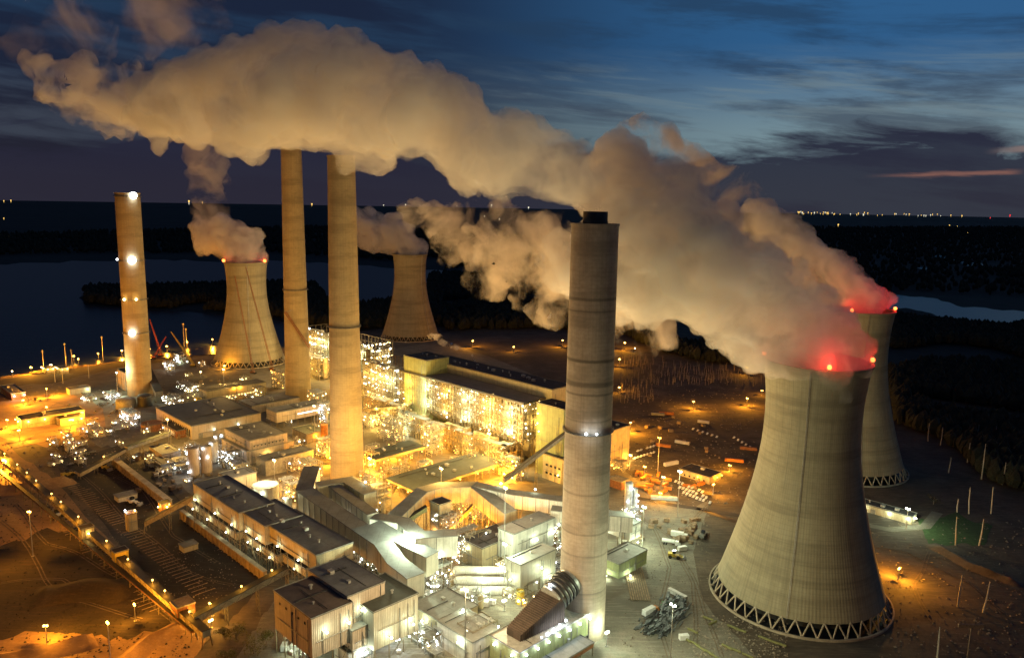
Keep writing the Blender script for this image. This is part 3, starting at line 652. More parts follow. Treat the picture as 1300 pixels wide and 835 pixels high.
# --- big dark-roofed unloading house, bottom centre
bld('big dark-roofed unloading house with pale walls on open legs',(395,785),(349,751.5),(439,762),40,16,M_pink,M_broof,lu=42,lv=26,stilt=True,name='unloading_house',win=[('y',34,5,1.2,1.2,None,.08,.92)],lamps=[('x',.3,30,'led',2600,3),('x',.85,30,'led',2600,3)])
bld('higher grey-roofed half of the unloading house with a white lit wall',(441,757),(400,727),(484,742),42,14,M_pink,M_rgrey,lu=44,lv=26,stilt=True,name='unloading_house',lamps=[('x',.3,32,'led',2600,3),('x',.8,30,'led',2600,3)])
bld('olive-roofed wing at the right of the unloading house over a glaring white yard',(474,777),(450,757),(517,754),34,10,M_duct,M_rgreen,lu=34,lv=32,stilt=True,lamps=[('x',.8,18,'led',4500,4),('x',.3,16,'led',3500,4)])
bld('small boxy penthouse on legs in front of the unloading house',(447,801),(423,793),(456,787),24,12,M_pink,M_rpale,lu=15,lv=16,stilt=True,lamps=[('x',.5,9,'led',2500,3)])
bld('white low tank-room roof lit from above beside the stair tower',(442,829),(425,815),(462,812),10,0,M_white,M_rpale,lu=15,lv=18,lamps=[('x',.5,7,'cool',2500,3)])
# --- middle process buildings
bld('grey windowless absorber block left of the nearest chimney',(655,724),(652,722),(718,722),28,0,M_duct,M_rgrey,lv=2,lu=22) if False else None
bld('white duct-roofed casing between the orange glow and the nearest chimney',(652,678),(640,660),(716,655),30,8,M_white,M_rgrey,lu=16,lv=44,stilt=True,lamps=[('x',.5,20,'led',3000,3),('x',.9,20,'led',3000,3)])
bld('brown-roofed pump room behind the white horizontal drums',(612,696),(600,672),(655,668),18,0,M_tan,M_rdark,lu=24,lv=38)
bld('grey panelled absorber hall with a glaring lamp on its face',(661,717),(655,697),(712,700),24,0,M_duct,M_rpale,lu=14,lv=36,lamps=[('x',.5,17,'led',2200,3),('y',.5,12,'led',2000,3)],vents=1)
bld('pale flat roof washed by a floodlight, left of the brown ribbed duct',(600,815),(570,783),(640,790),16,0,M_white,M_rpale,lu=32,lv=22,lamps=[('y',.3,13,'led',3500,3),('x',.8,20,'led',3500,3)],vents=2)
bld('cream process shed with a bright white roof patch, bottom centre',(560,790),(536,765),(598,758),14,0,M_cream,M_rpale,lu=30,lv=30,lamps=[('x',.5,18,'led',3500,3),('y',.5,10,'led',3000,3)],vents=2)
bld('green-walled base building beneath the brown ribbed duct, ringed with cool lamps',(660,828),(627,803),(730,768),20,0,M_green,M_galv,lu=24,lv=66,lamps=[('x',f,17.5,'cool',1100,1.5) for f in(.06,.2,.34,.48,.62,.76,.9)]+[('x',f,6,'led',1100,1.5) for f in(.1,.3,.5,.7)]+[('y',.2,17,'cool',1500,1.5),('y',.8,17,'cool',1500,1.5)],win=[('x',3,9,2.2,3,None,.1,.95)])
bld('flat tan roof slab with rusty edge at the foot of the nearest chimney',(705,845),(680,829),(752,811),9,6,M_rust,M_rpale,lu=22,lv=34,stilt=True)
bld('white-lit low building with green wall just right of the nearest chimney',(800,668),(772,660),(803,661),22,10,M_white,M_rgrey,lu=34,lv=14,stilt=True,lamps=[('x',.5,8,'led',9000,3),('y',.7,8,'led',6000,3)])
bld('green-grey wall panel building behind the nearest chimney base',(786,716),(764,712),(792,680),14,3,M_green,M_rpale,lu=18,lv=34,lamps=[('y',.5,3,'led',4500,3),('x',.3,3,'led',4500,3)])
# --- east side
bld('low orange-lit brick depot with dark roof among parked trucks',(901,606),(866,596),(915,597),7,0,M_tan,M_rdark,lu=34,lv=22,lamps=[('x',.5,5,'sod',6600,2),('y',.35,5,'sod',4840,2),('x',.9,5,'sod',5500,2)],win=[('y',1.5,5,1.4,1.4,None,.1,.9)])
bld('long low hall with white lamps along its wall right of the big cooling tower',(1158,656),(1090,634),(1168,650),7,0,M_cream,M_rdark,lu=64,lv=12,lamps=[('y',f,4.5,'led',1800,1.5) for f in(.05,.28,.62,.9)]+[('x',.5,4.5,'led',2500,1.5)],vents=4,doors=[('y',.5,4,4)])
bld('open-sided orange shed beside the nearest chimney in the east yard',(789,612),(775,606),(797,604),8,0,M_rust,M_tan,lu=15,lv=12,lamps=[('x',.6,6,'sod',5500,2)])
# ------------------------------------------------------------------ ducts, galleries, conveyors
def W(px,py,z): return g(px,py,z)
def duct(label,pts,wd,ht,m=None,roof=None,name='flue_duct',cat='duct',legs=True,lamps=(),seams=9,group=None,lampside=1):
    """pts (px,py,z of the duct's top)"""
    m=m or M_duct;P=[W(*p) for p in pts];o=P[0].copy();o.z=0
    t=thing(name,label,cat,o,0,group);P=[p-o for p in P]
    body=MB();top=MB();sm=MB();N=[]
    for i,p in enumerate(P):
        d=Vector((0,0,0))
        if i>0:d+=(p-P[i-1]).normalized()
        if i<len(P)-1:d+=(P[i+1]-p).normalized()
        d.z=0;d.normalize();n=Vector((-d.y,d.x,0))
        if 0<i<len(P)-1:
            a=(P[i]-P[i-1]);a.z=0;a.normalize();c=max(.5,a.dot(d));n=n/c
        N.append(n)
    for i in range(len(P)-1):
        a,b=P[i],P[i+1];na,nb=N[i]*wd/2,N[i+1]*wd/2;dz=Vector((0,0,ht))
        body.quadbox([a-na-dz,b-nb-dz,b+nb-dz,a+na-dz,a-na,b-nb,b+nb,a+na])
        na2,nb2=na*1.06,nb*1.06;e=Vector((0,0,.02));e2=Vector((0,0,.5))
        top.quadbox([a-na2+e,b-nb2+e,b+nb2+e,a+na2+e,a-na2+e2,b-nb2+e2,b+nb2+e2,a+na2+e2])
        L=(b-a).length
        for j in range(1,max(2,int(L/seams))):
            f=j/max(2,int(L/seams));c=a.lerp(b,f);n=(N[i]*(1-f)+N[i+1]*f)*(wd/2+.3);d=(b-a).normalized()*.3
            sm.quadbox([c-n-d-dz*1.02,c-n+d-dz*1.02,c+n+d-dz*1.02,c+n-d-dz*1.02,c-n-d-e*3,c-n+d-e*3,c+n+d-e*3,c+n-d-e*3])
    body.build('casing',m,t);top.build('roof',roof or M_rgrey,t)
    if sm.v:sm.build('stiffeners',M_steel,t)
    if legs:
        for i in range(len(P)-1):
            a,b=P[i],P[i+1];n_=max(1,int((b-a).length/13))
            for j in range(n_):
                c=a.lerp(b,(j+.5)/n_);n=N[i]*(wd/2-.5);zb=c.z-ht
                if zb<1.5:continue
                lg=MB()
                for s in(-1,1): q=c+n*s;lg.bar((q.x,q.y,0),(q.x,q.y,zb),.5)
                u=c-n;v=c+n;lg.bar((u.x,u.y,.3),(v.x,v.y,zb),.3);lg.bar((v.x,v.y,.3),(u.x,u.y,zb),.3);lg.build('trestle',M_lat,t)
    for i,f,dz_,kd,pw in lamps:
        c=P[i].lerp(P[i+1],f)+N[i]*(wd/2+2)*lampside;c.z+=dz_-ht*.5;lampball(t,c,kd,pw,.8)
    return t
duct('long bent flue duct, foremost of the pair winding past the coal galleries',[(388,622,36),(457,669,36),(486,688,34),(503,712,29),(528,731,28)],13,15,M_duct,lamps=[(0,.4,-4,'led',0),(0,.95,3,'led',3500),(1,.3,-3,'led',0)])
duct('second bent flue duct whose blunt end hangs over the glittering pipe racks',[(474,664,36),(503,681,33),(549,704,30)],12,14,M_duct,lamps=[(1,.2,2,'led',3500)],lampside=1)
duct('slim grey duct running from the golden chimney foot to the bright junction',[(421,614,37),(474,652,37)],9,11,M_duct,lamps=[(0,.9,4,'led',3500)])
duct('white-lit duct sloping up to a kinked end left of the orange hollow',[(474,655,36),(512,661,36),(533,679,36),(580,676,36)],11,15,M_white,lamps=[(2,.3,-6,'led',3500),(2,.7,-6,'led',3500),(1,.2,-6,'led',3000)],lampside=-1)
duct('pale wedge-shaped duct glaring white beside the golden chimney foot',[(396,592,40),(386,622,34)],13,16,M_white,M_rpale,lamps=[(0,.5,0,'led',5000)],lampside=1)
duct('dark-roofed elbow duct against the golden chimney foot',[(402,615,38),(441,609,38),(470,626,38)],11,13,M_tan,lamps=[(1,.6,8,'led',3500)])
duct('arched white duct bridging over the orange-lit hollow',[(500,655,30),(536,622,37),(558,616,38),(602,615,38),(648,650,30)],12,13,M_tan,M_rpale,lamps=[(2,.3,-14,'sod',12000),(2,.8,-14,'sod',12000),(3,.5,-14,'sod',12000),(1,.4,-10,'sod',9000)],lampside=-1)
duct('long white crosswise duct from the arched bridge toward the nearest chimney',[(605,615,38),(650,625,36),(716,634,36)],10,11,M_white,M_rpale,lamps=[(0,.6,8,'led',2500),(1,.4,8,'led',2500)])
duct('grey crosswise duct behind the nearest chimney',[(700,645,32),(804,654,32)],10,12,M_white,M_rpale,lamps=[(0,.5,-3,'led',2500)])
def gallery(label,a,b,wd=4.5,ht=4,m=None,roof=None,lamps=0,kind='sod',name='conveyor_gallery',legs=True,pw=600,walk=True,step=16,power_every=1):
    A=W(*a);B=W(*b);o=A.copy();o.z=0;t=thing(name,label,'conveyor',o,0);A-=o;B-=o;d=(B-A).normalized();n=Vector((-d.y,d.x,0)).normalized()*wd/2;dz=Vector((0,0,ht))
    mb=MB();mb.quadbox([A-n-dz,B-n-dz,B+n-dz,A+n-dz,A-n,B-n,B+n,A+n]);mb.build('gallery_casing',m or M_tan,t)
    n2=n*1.12;e=Vector((0,0,.02));e2=Vector((0,0,.35));mb=MB();mb.quadbox([A-n2+e,B-n2+e,B+n2+e,A+n2+e,A-n2+e2,B-n2+e2,B+n2+e2,A+n2+e2]);mb.build('roof',roof or M_rdark,t)
    mb=MB();L=(B-A).length
    for s in(-1.15,1.15):
        q=int(L/5)
        for i in range(q):
            p0=A.lerp(B,i/q)+n*s;p1=A.lerp(B,(i+1)/q)+n*s
            mb.bar(p0-dz*(1.0 if i%2 else 0),p1-dz*(0 if i%2 else 1.0),.22)
    mb.build('truss',M_lat,t)
    if legs:
        k_=max(1,int(L/step))
        for i in range(k_+1):
            c=A.lerp(B,i/k_ if k_ else .5);zb=c.z-ht
            if zb<2:continue
            mb=MB()
            for s in(-1.3,1.3): q=c+n*s;mb.bar((q.x,q.y,0),(c+n*s*.7).xy.to_3d()+Vector((0,0,zb)),.45)
            z=2.5
            while z+3<zb: u=c-n*1.2;v=c+n*1.2;mb.bar((u.x,u.y,z),(v.x,v.y,z+3),.22);z+=3.2
            mb.build('trestle',M_lat,t)
    for i in range(lamps):
        c=A.lerp(B,(i+.5+random.uniform(-.3,.3)*(lamps>6))/lamps);q=c+Vector((0,0,3.0))
        mb=MB();mb.bar(c,q,.2);a_=mb.build('lamp_post',M_galv,t);lampball(a_,q,kind,pw if i%power_every==0 else 0,.7)
    return t
# the long yard conveyor
L_=gallery('long orange-lit yard conveyor running down the coal yard with lamps along it',(-30,548,13),(262,800,11),5,4,M_tan,M_dark,lamps=16,kind='sod',pw=4200,step=22,power_every=1,name='yard_conveyor')
gallery('narrow walkway belt beside the long yard conveyor',(-60,548,9),(246,800,7),3,1.2,M_rust,M_dark,lamps=0,step=22,name='walkway_belt')
gallery('orange inclined gallery climbing from the yard conveyor head to the unloading house row',(245,782,12),(364,719,26),5,4,M_tan,M_rgreen,lamps=3,pw=2500)
gallery('inclined gallery rising to the upper left coal gallery',(184,661,10),(246,628,30),5,4,M_tan,M_rgreen,lamps=1,pw=2500)
gallery('yellow inclined gallery at the upper edge of the coal pit',(100,600,6),(162,567,18),4.5,3.5,M_tan,M_rgreen,lamps=1,pw=1500)
gallery('dim horizontal gallery continuing above the coal pit toward the silos',(160,567,19),(215,548,20),4.5,3.5,M_steel,M_rgreen)
gallery('long dark diagonal gallery climbing across the boiler house to the chimney',(640,607,14),(721,546,52),4,3.6,M_steel,M_rdark,step=30)
gallery('short green-lit gallery up to the crusher tower',(492,672,18),(541,642,32),4,3.5,M_green,M_rdark,lamps=1,pw=2000)
gallery('orange inclined gallery inside the glowing hollow',(572,668,8),(600,640,26),4,3.5,M_or,M_rdark,lamps=1,pw=3000)
gallery('inclined gallery below the lakeside store, yellow in the lamplight',(240,520,8),(268,507,17),4,3,M_tan,M_rgreen)
gallery('slender inclined conveyor up to the tan silo behind the golden chimney',(437,520,12),(507,515,34),4,3,M_tan,M_rgreen)
gallery('long shed gallery sloping to the lakeside chimney foot',(202,497,12),(186,465,28),9,7,M_steel,M_rdark)
bld('crusher tower with dark cap standing over the orange hollow',(558,641,),(538,631),(566,635),34,0,M_tan,M_rdark,name='crusher_tower',cat='tower',lu=12,lv=12,lamps=[('x',.5,20,'sod',4000,2.5),('y',.5,10,'sod',4000,2.5)])
# retaining walls round the coal pit
def rwall(label,a,b,h=6,th=1.6):
    A=W(*a,h);B=W(*b,h);o=A.copy();o.z=0;t=thing('retaining_wall',label,'wall',o,math.atan2(B.y-A.y,B.x-A.x));L=(B-A).length
    mb=MB();mb.box(0,0,0,L,th,h);mb.build('wall',M_conc2,t)
    mb=MB();mb.box(-.2,-.25,h,L+.2,th+.25,h+.5);mb.build('coping',M_col,t)
    mb=MB()
    for i in range(int(L/7)): mb.box(i*7+1,-.8,0,i*7+1.8,0,h-.6)
    mb.build('buttress_row',M_conc2,t);return t
M_conc2=mat('stained_concrete',(.36,.27,.15),.9,var=.25,scale=.15)
rwall('yellow concrete retaining wall along the lower coal pit',(228,648),(334,726),7,3)
rwall('pinkish retaining wall along the upper coal pit',(143,583),(211,636),7,5)
bld('orange hopper box at the end of the upper retaining wall',(205,640),(190,632),(213,634),8,0,M_or,M_yel,lu=8,lv=8,lamps=[('y',.5,5,'amb',2500,1.5),('x',.5,5,'amb',2000,1.5)],name='hopper_house',cat='hopper')
bld('square surge bin with a white lamp pair in the middle of the coal pit',(162,653),(151,645),(171,648),15,0,M_tan,M_rust,lu=7,lv=7,lamps=[('y',.8,17,'cool',3500,0),('x',.8,17,'amb',3500,0)],name='surge_bin',cat='bin')
bld('white boxy trailer cabin on the dark floor of the upper coal pit',(150,632),(141,627),(170,630),4.5,0,M_white,M_rpale,lu=11,lv=16,name='site_cabin',cat='cabin')
bld('lone pale cabin on the dark floor of the lower coal pit',(233,695),(222,688),(245,690),4.5,0,M_cream,M_rpale,lu=9,lv=11,name='site_cabin',cat='cabin')
bld('orange chute house astride the yard conveyor near its midpoint',(103,672),(95,663),(110,664),16,4,M_tan,M_rdark,lu=8,lv=9,stilt=True,name='chute_house',cat='chute',lamps=[('x',.5,12,'amb',2500,1.5)])
bld('second chute house astride the yard conveyor below its midpoint',(146,702),(139,694),(153,694),15,4,M_yel,M_rdark,lu=8,lv=9,stilt=True,name='chute_house',cat='chute',lamps=[('x',.5,10,'amb',2500,1.5)])
bld('rusty drive house at the lower head of the yard conveyor',(225,772),(205,760),(241,760),14,5,M_rust,M_tan,lu=11,lv=11,stilt=True,name='drive_house',cat='drive house',lamps=[('x',.7,9,'sod',4000,2)])
# ribs of drain sleepers either side of the yard conveyor
for side_,lab in ((1,'row of pale parallel beams lying on the pit side of the yard conveyor'),(-1,'row of pale parallel beams lying on the outer side of the yard conveyor')):
    A=W(70,620,.2);B=W(235,765,.3);d=(B-A).normalized();n=Vector((-d.y,d.x,0))*side_;o=A.copy();t=thing('beam_row',lab,'beams',o);mb=MB()
    for i in range(52):
        c=(B-A)*(i/52)+n*9
        if 22<i<26:continue
        mb.bar(c,c+n*random.uniform(9,16),.5,.3)
    tag(mb.build('beams',M_wood,t),kind='stuff')
# ------------------------------------------------------------------ tanks, silos, vessels
def tank(label,P,r,h,z0=0,m=None,kind='flat',lamps=(),name='storage_tank',cat='tank',group=None):
    p=g(*P,0);t=thing(name,label,cat,(p.x,p.y,0),GR,group);mb=MB()
    n=28;mb.lathe([(r,z0),(r,z0+h)]+([(r*.5,z0+h+r*.28),(.05,z0+h+r*.36)] if kind=='cone' else [(r-.3,z0+h),(r-.3,z0+h-.5),(.05,z0+h-.4)] if kind=='flat' else [(r*.92,z0+h+r*.18),(r*.7,z0+h+r*.34),(r*.4,z0+h+r*.44),(.05,z0+h+r*.48)]),n)
    if z0>1: mb.lathe([(.5,z0-r*.9),(r,z0)],n)
    mb.build('shell',m or M_galv,t,True)
    mb=MB();pts=[(r*.97*math.cos(2*math.pi*i/20),r*.97*math.sin(2*math.pi*i/20),z0+h) for i in range(21)];mb.rail(pts,1.2,.13);mb.build('railing',M_steel,t)
    mb=MB()
    for s in(-.3,.3): mb.bar((s,-r-.3,0),(s,-r-.3,z0+h+1),.12)
    for z in range(1,int(z0+h)): mb.bar((-.3,-r-.3,z),(.3,-r-.3,z),.08)
    mb.build('ladder',M_steel,t)
    if z0>1:
        mb=MB()
        for i in range(6):
            a=math.pi*i/3;mb.bar((r*.9*math.cos(a),r*.9*math.sin(a),0),(r*.9*math.cos(a),r*.9*math.sin(a),z0+.5),.4)
        mb.build('steel_legs',M_lat,t)
    for a,z,kd,pw in lamps: a=R(a);lampball(t,((r+1)*math.cos(a),(r+1)*math.sin(a),z),kd,pw,.7)
    return t
tank('left one of two tall tan silos rimmed with small white lamps',(247,606),5.2,26,4,M_pink,'flat',[(-60,8,'cool',900),(-90,16,'cool',900),(-130,24,'cool',900),(-140,5,'cool',900)],'silo','silo')
tank('right one of two tall tan silos rimmed with small white lamps',(263,603),5.2,26,4,M_pink,'flat',[(-50,29,'cool',1200),(-10,20,'cool',900)],'silo','silo')
tank('short pale silo capped by a glaring lamp behind the two tan silos',(272,588),4.5,20,3,M_white,'cone',[(-60,22,'cool',2500)],'silo','silo')
tank('wide open-topped tank with a ring walkway behind the coal galleries',(338,648),11,24,0,M_white,'flat',[(-80,20,'led',2500),(-40,20,'led',2000)])
tank('pair-mate round tank in front of the ring walkway tank',(352,668),7,20,0,M_duct,'flat',[(-60,12,'led',2000)])
tank('slender white vessel with a lamp on top among the pipework',(367,668),3.2,24,0,M_white,'dome',[(-80,26,'led',3000)],'vessel','vessel')
tank('shorter slender vessel lit on one side at the edge of the galleries',(375,674),2.2,16,0,M_white,'dome',[(-30,12,'led',3000),(-60,6,'led',2000)],'vessel','vessel')
tank('low domed dark tank left of the lakeside chimney foot',(160,517),12,9,0,M_steel,'dome')
tank('black domed tank touching the lakeside chimney foot',(184,515),9,12,0,M_dark,'dome')
tank('rusty square-legged clarifier under the dark domed tanks',(193,545),12,8,0,M_rust,'flat')
tank('first tiny round tank by the slate-roofed shop',(276,563),3.2,9,0,M_white,'dome',[(-60,9,'cool',1500)])
tank('second tiny round tank by the slate-roofed shop',(284,561),3.2,9,0,M_white,'dome',[(-60,9,'cool',1500)])
tank('yellow bin standing beside the brown ribbed duct',(660,765),3.0,9,0,M_yel,'flat')
tank('grey vertical scrubber vessel right of the nearest chimney',(797,655),3.6,26,4,M_galv,'dome',[(-20,27,'cool',2500),(-60,15,'cool',1200),(10,8,'led',1200)],'vessel','vessel')
tank('thinner second vessel beside the scrubber vessel, string of lamps down its side',(805,655),2.2,22,3,M_galv,'dome',[(0,20,'cool',900),(0,15,'cool',900),(0,10,'cool',900),(0,5,'cool',900)],'vessel','vessel')
tank('yellow-green tank in the midst of the west yard pipes',(252,516),5,10,0,M_yel,'dome',[(-60,11,'amb',1500)])
tank('tan silo beneath the golden chimney between orange-lit pipes',(412,565),4,22,2,M_or,'flat',[(-60,10,'sod',2500),(-120,4,'sod',2500)],'silo','silo')
tank('white round tank under the slate shop eave',(372,575),6,9,0,M_white,'flat')
tank('small cream tank at the foot of the lit frames',(437,560),5,9,0,M_cream,'dome',[(-60,10,'sod',2500)])
for i,(P,lab) in enumerate([((612,724),'upper one of three long white horizontal drums'),((614,737),'middle one of three long white horizontal drums'),((616,749),'lowest one of three long white horizontal drums')]):
    p=g(*P,10-4*i);t=thing('horizontal_drum',lab,'drum',p,GR+R(45));mb=MB();mb.tube((-18,0,0),(18,0,0),3,3,20);mb.ball((-18,0,0),2.98,14);mb.ball((18,0,0),2.98,14);mb.build('shell',M_white,t,True)
    for x in(-12,0,12):
        mb=MB();mb.box(x-.6,-2.6,-p.z,x+.6,2.6,-1.6);mb.build('saddle',M_col,t)
    lampball(t,(0,-5,3.2),'led',1800,.7)
# ------------------------------------------------------------------ pipe racks: glittering process clutter
def rack(label,P,lu,lv,h,seed,kinds=('led',),nl=10,pw=1200,name='pipe_rack',cat='pipe rack',group=None,vess=True,r=.6,npw=2):
    rnd=random.Random(seed);p=g(*P,0);t=thing(name,label,cat,(p.x,p.y,0),GR,group);nx=max(1,int(lu/7));ny=max(1,int(lv/7));nz=max(1,int(h/5))
    mb=MB();mb.frame(-lu,0,0,0,lv,h,nx,ny,nz,.4,.45,rnd=rnd)
    mb.rail([(-lu,0,h),(0,0,h),(0,lv,h)],1.1,.13);mb.build('steel_frame',M_lat if rnd.random()<.4 else M_galv,t)
    mb=MB()
    for i in range(nz):
        z=h*(i+1)/nz
        for j in range(nx):
            if rnd.random()<.5: mb.box(-lu+lu*j/nx+.3,.4,z-.3,-lu+lu*(j+1)/nx-.3,lv-.4,z-.15)
    if mb.v: mb.build('decking',M_steel,t)
    mb=MB()
    for i in range(int(10+lu*lv*h/160)):
        z=rnd.uniform(1,h);q=rnd.uniform(.15,.5)
        if rnd.random()<.5: y=rnd.uniform(.5,lv-.5);x0=-rnd.uniform(.4,1)*lu;x1=x0+rnd.uniform(.2,.6)*lu;x1=min(x1,0);mb.pipe([(x0,y,z),(x1,y,z),(x1,y,max(.5,z-rnd.uniform(2,8)))],q,6)
        else: x=-rnd.uniform(.5,lu-.5);y0=rnd.uniform(0,.5)*lv;y1=min(lv,y0+rnd.uniform(.2,.7)*lv);mb.pipe([(x,y0,z),(x,y1,z),(x,y1,min(h+2,z+rnd.uniform(1,6)))],q,6)
    for i in range(int(lu*lv*h/90)+6):
        p_=Vector((-rnd.uniform(0,lu),rnd.uniform(-.5,lv*.6),rnd.uniform(.5,h)));mb.bar(p_,p_+Vector((rnd.uniform(-4,4),rnd.uniform(-2,2),rnd.uniform(-2,4))),.22)
    tag(mb.build('pipework',rnd.choice([M_galv,M_white,M_duct]),t),kind='stuff')
    if vess:
        for i in range(max(1,int(lu*lv/150))):
            x=-rnd.uniform(2,lu-2);y=rnd.uniform(2,max(2.1,lv-2));rr=rnd.uniform(1,2.2);hh=rnd.uniform(3,h*.8);mb=MB()
            mb.lathe([(rr,0.5),(rr,hh),(rr*.7,hh+rr*.4),(.05,hh+rr*.5)],14,x,y);mb.build('vessel',rnd.choice([M_white,M_galv,M_tan]),t,True)
    mb=MB()
    for i in range(nl*(3 if npw else 1)): mb.ball((-rnd.uniform(0,lu),rnd.uniform(-.4,lv*.4),rnd.uniform(1,h)),r*rnd.uniform(.25,.5),5)
    tag(mb.build('small_lamps',GL[kinds[0]],t),kind='stuff')
    for i in range(nl):
        x=-rnd.uniform(0,lu);q=(x,-.4,rnd.uniform(2,h)) if rnd.random()<.6 else (.4,rnd.uniform(0,lv),rnd.uniform(2,h))
        kd=rnd.choice(kinds);lampball(t,q,kd,pw if i<npw else 0,r*rnd.uniform(.6,1.2))
    return t
k1=('led','led','amb')
for P,lu,lv,h,kd,nl,pw,lab in [
 ((452,706),60,12,14,('led','amb'),14,1500,'long glittering pipe rack between the coal galleries and the foremost bent duct'),
 ((500,742),46,14,14,k1,16,1500,'glittering pipe rack running down past the blunt end of the bent ducts'),
 ((548,752),30,18,16,k1,18,1800,'dense pipe rack full of white sparks below the second bent duct'),
 ((585,720),16,26,22,k1,20,1500,'tall dark lattice rack sparkling beside the white horizontal drums'),
 ((570,700),22,14,26,('led',),12,1500,'rack of steelwork under the kinked end of the white-lit duct'),
 ((465,815),12,10,34,('led','cool'),16,1800,'tall stair tower strung with white lamps right of the unloading house'),
 ((402,828),12,8,28,('led',),10,1500,'shorter stair tower lit white at the corner of the unloading house'),
 ((505,800),18,14,9,('led','cool'),8,1800,'low pipe frame in the glaring yard right of the stair tower'),
 ((545,830),26,16,9,('led','amb'),10,1500,'low pipe frame at the bottom edge left of the washed flat roof'),
 ((600,835),14,20,16,('cool','led'),12,1500,'cool-lit pipe frame at the left foot of the brown ribbed duct'),
 ((642,745),12,12,16,k1,10,1500,'pipe rack with a bright lamp between the drums and the absorber hall'),
 ((662,770),18,12,6,('amb','led'),6,900,'low skid of pipes beside the yellow bin'),
 ((712,700),10,12,22,('led',),8,1500,'lattice tower left of the nearest chimney above the absorber hall'),
 ((805,668),16,12,12,('led','cool'),12,1500,'busy pipe frame around the scrubber vessels'),
 ((480,655),24,14,24,('amb',),2,900,'mossy green bare steel frame right of the golden chimney foot'),
 ((452,645),20,10,22,('amb',),2,700,'second mossy bare steel frame behind the green one'),
 ((548,580),14,14,34,('sod','amb'),8,1500,'dark square lattice tower between the two flat grey roofs'),
 ((612,668),26,16,18,('sod',),12,3500,'orange-lit tangle of pipes in the hollow under the arched duct'),
 ((570,655),20,14,14,('sod',),10,3500,'orange-lit pipes left of the crusher tower'),
 ((370,640),22,12,18,('sod','amb'),8,3000,'rusty orange pipe nest behind the slender white vessel'),
 ((396,610),24,12,16,('amb','sod'),8,2500,'orange pipe frame before the golden chimney pair'),
 ((415,585),20,14,20,('sod',),10,3500,'orange glowing pipe frame squeezed left of the front golden chimney'),
 ((412,540),16,12,26,('cool','sod','led'),12,2500,'sparkling tower of pipes by the pinkish office wing'),
 ((402,520),22,14,22,('sod','amb'),8,2500,'amber pipe tower at the rear golden chimney foot'),
 ((352,495),16,14,26,('sod',),10,3500,'orange steel tower just left of the rear golden chimney foot'),
 ((330,505),24,12,12,('amb',),6,1200,'low amber pipe frame before the two-hooded store'),
 ((240,500),44,14,10,('led','amb'),10,1200,'rambling pipe bridge east of the lakeside chimney'),
 ((222,520),40,16,12,('led',),10,1200,'tangle of grey pipes between the domed tanks and the lakeside store'),
 ((250,590),30,10,16,('cool',),18,900,'pipe frame edged with a string of cool white lamps beside the silos'),
 ((290,590),26,14,12,('cool','led'),10,1200,'cool-lit pipe frame right of the tall tan silos'),
 ((300,602),18,14,9,('amb',),4,900,'low frame of brown pipes before the two-tier office block'),
 ((225,600),40,20,6,('cool',),4,700,'low field of grey pipes behind the upper retaining wall'),
 ((163,540),30,14,14,('led','cool'),12,2200,'white-glaring pipe tower in the west yard, reflections all round'),
 ((140,510),26,14,9,('led','cool'),8,2500,'white-glaring transformer frame in the west yard'),
 ((110,512),26,14,7,('led',),6,2200,'low white-lit switchyard frame in the west yard'),
 ((168,478),20,10,14,('led',),6,1500,'pipe frame glowing at the lakeside chimney foot'),
 ((228,462),24,14,14,('cool','led'),10,2500,'white-lamped equipment stack between the cranes and the lakeside store'),
 ((212,470),14,12,12,('cool','amb'),7,2000,'smaller white-lamped equipment stack left of its larger neighbour'),
 ((115,555),26,14,8,('sod','cool'),8,1500,'scrubby low pipe frame with a pinkish lamp in the west yard'),
 ((500,560),30,12,24,('amb','sod'),12,2500,'amber pipe trusses under the blazing frames left end'),
 ((560,572),34,12,26,('amb','sod'),14,2500,'amber pipe trusses in front of the boiler house middle'),
 ((655,612),34,10,22,('sod','amb'),14,3000,'orange pipe trusses under the boiler house right end'),
 ((470,545),30,12,16,('sod','amb'),10,2500,'dull orange pipe frame right of the front golden chimney'),
 ((790,600),16,12,10,('sod',),6,2000,'orange-lit pipe frame behind the nearest chimney in the east yard'),
]:
    if lab: rack(lab,P,lu,lv,h,int(P[0]*3+P[1]),kd,nl,pw)
# ------------------------------------------------------------------ the brown ribbed duct climbing to the chimney breech
a=W(652,801,24);b_=W(704,750,36);o=a.copy();o.z=0
t=thing('breeching_duct','brown ribbed hood duct rising to a round banded bellows on the nearest chimney','duct',o);A=a-o;B=b_-o;d=(B-A).normalized();n=Vector((-d.y,d.x,0)).normalized()
mb=MB();wa,wb=5.5,8.5;hA,hB=5,17
P8=[A-n*wa-Vector((0,0,hA)),B-n*wb-Vector((0,0,hB)),B+n*wb-Vector((0,0,hB)),A+n*wa-Vector((0,0,hA)),A-n*wa,B-n*wb,B+n*wb,A+n*wa];mb.quadbox(P8);mb.build('hood',M_brown,t)
mb=MB();q=24
for i in range(1,q):
    f=i/q;c=A.lerp(B,f);w_=wa+(wb-wa)*f+.35;h_=hA+(hB-hA)*f
    mb.bar(c-n*w_+Vector((0,0,.25)),c+n*w_+Vector((0,0,.25)),.35)
    for s in(-1,1): mb.bar(c+n*w_*s+Vector((0,0,.2)),c+n*w_*s-Vector((0,0,h_)),.35)
mb.build('ribs',M_drib,t)
cb=g(738,800,0)-o;cb.z=38;e0=B-Vector((0,0,4));dv=(cb-e0);dv.z=0;dv.normalize();e1=cb-dv*12
def bell(mb,p,q,r,k_):
    for i in range(k_):
        a_=p.lerp(q,i/k_);b2=p.lerp(q,(i+.55)/k_);mb.tube(a_,b2,r,r,28)
mb=MB();mb.tube(e0-dv*3,e1,8.2,8.2,28);mb.build('bellows_core',M_galv,t,True)
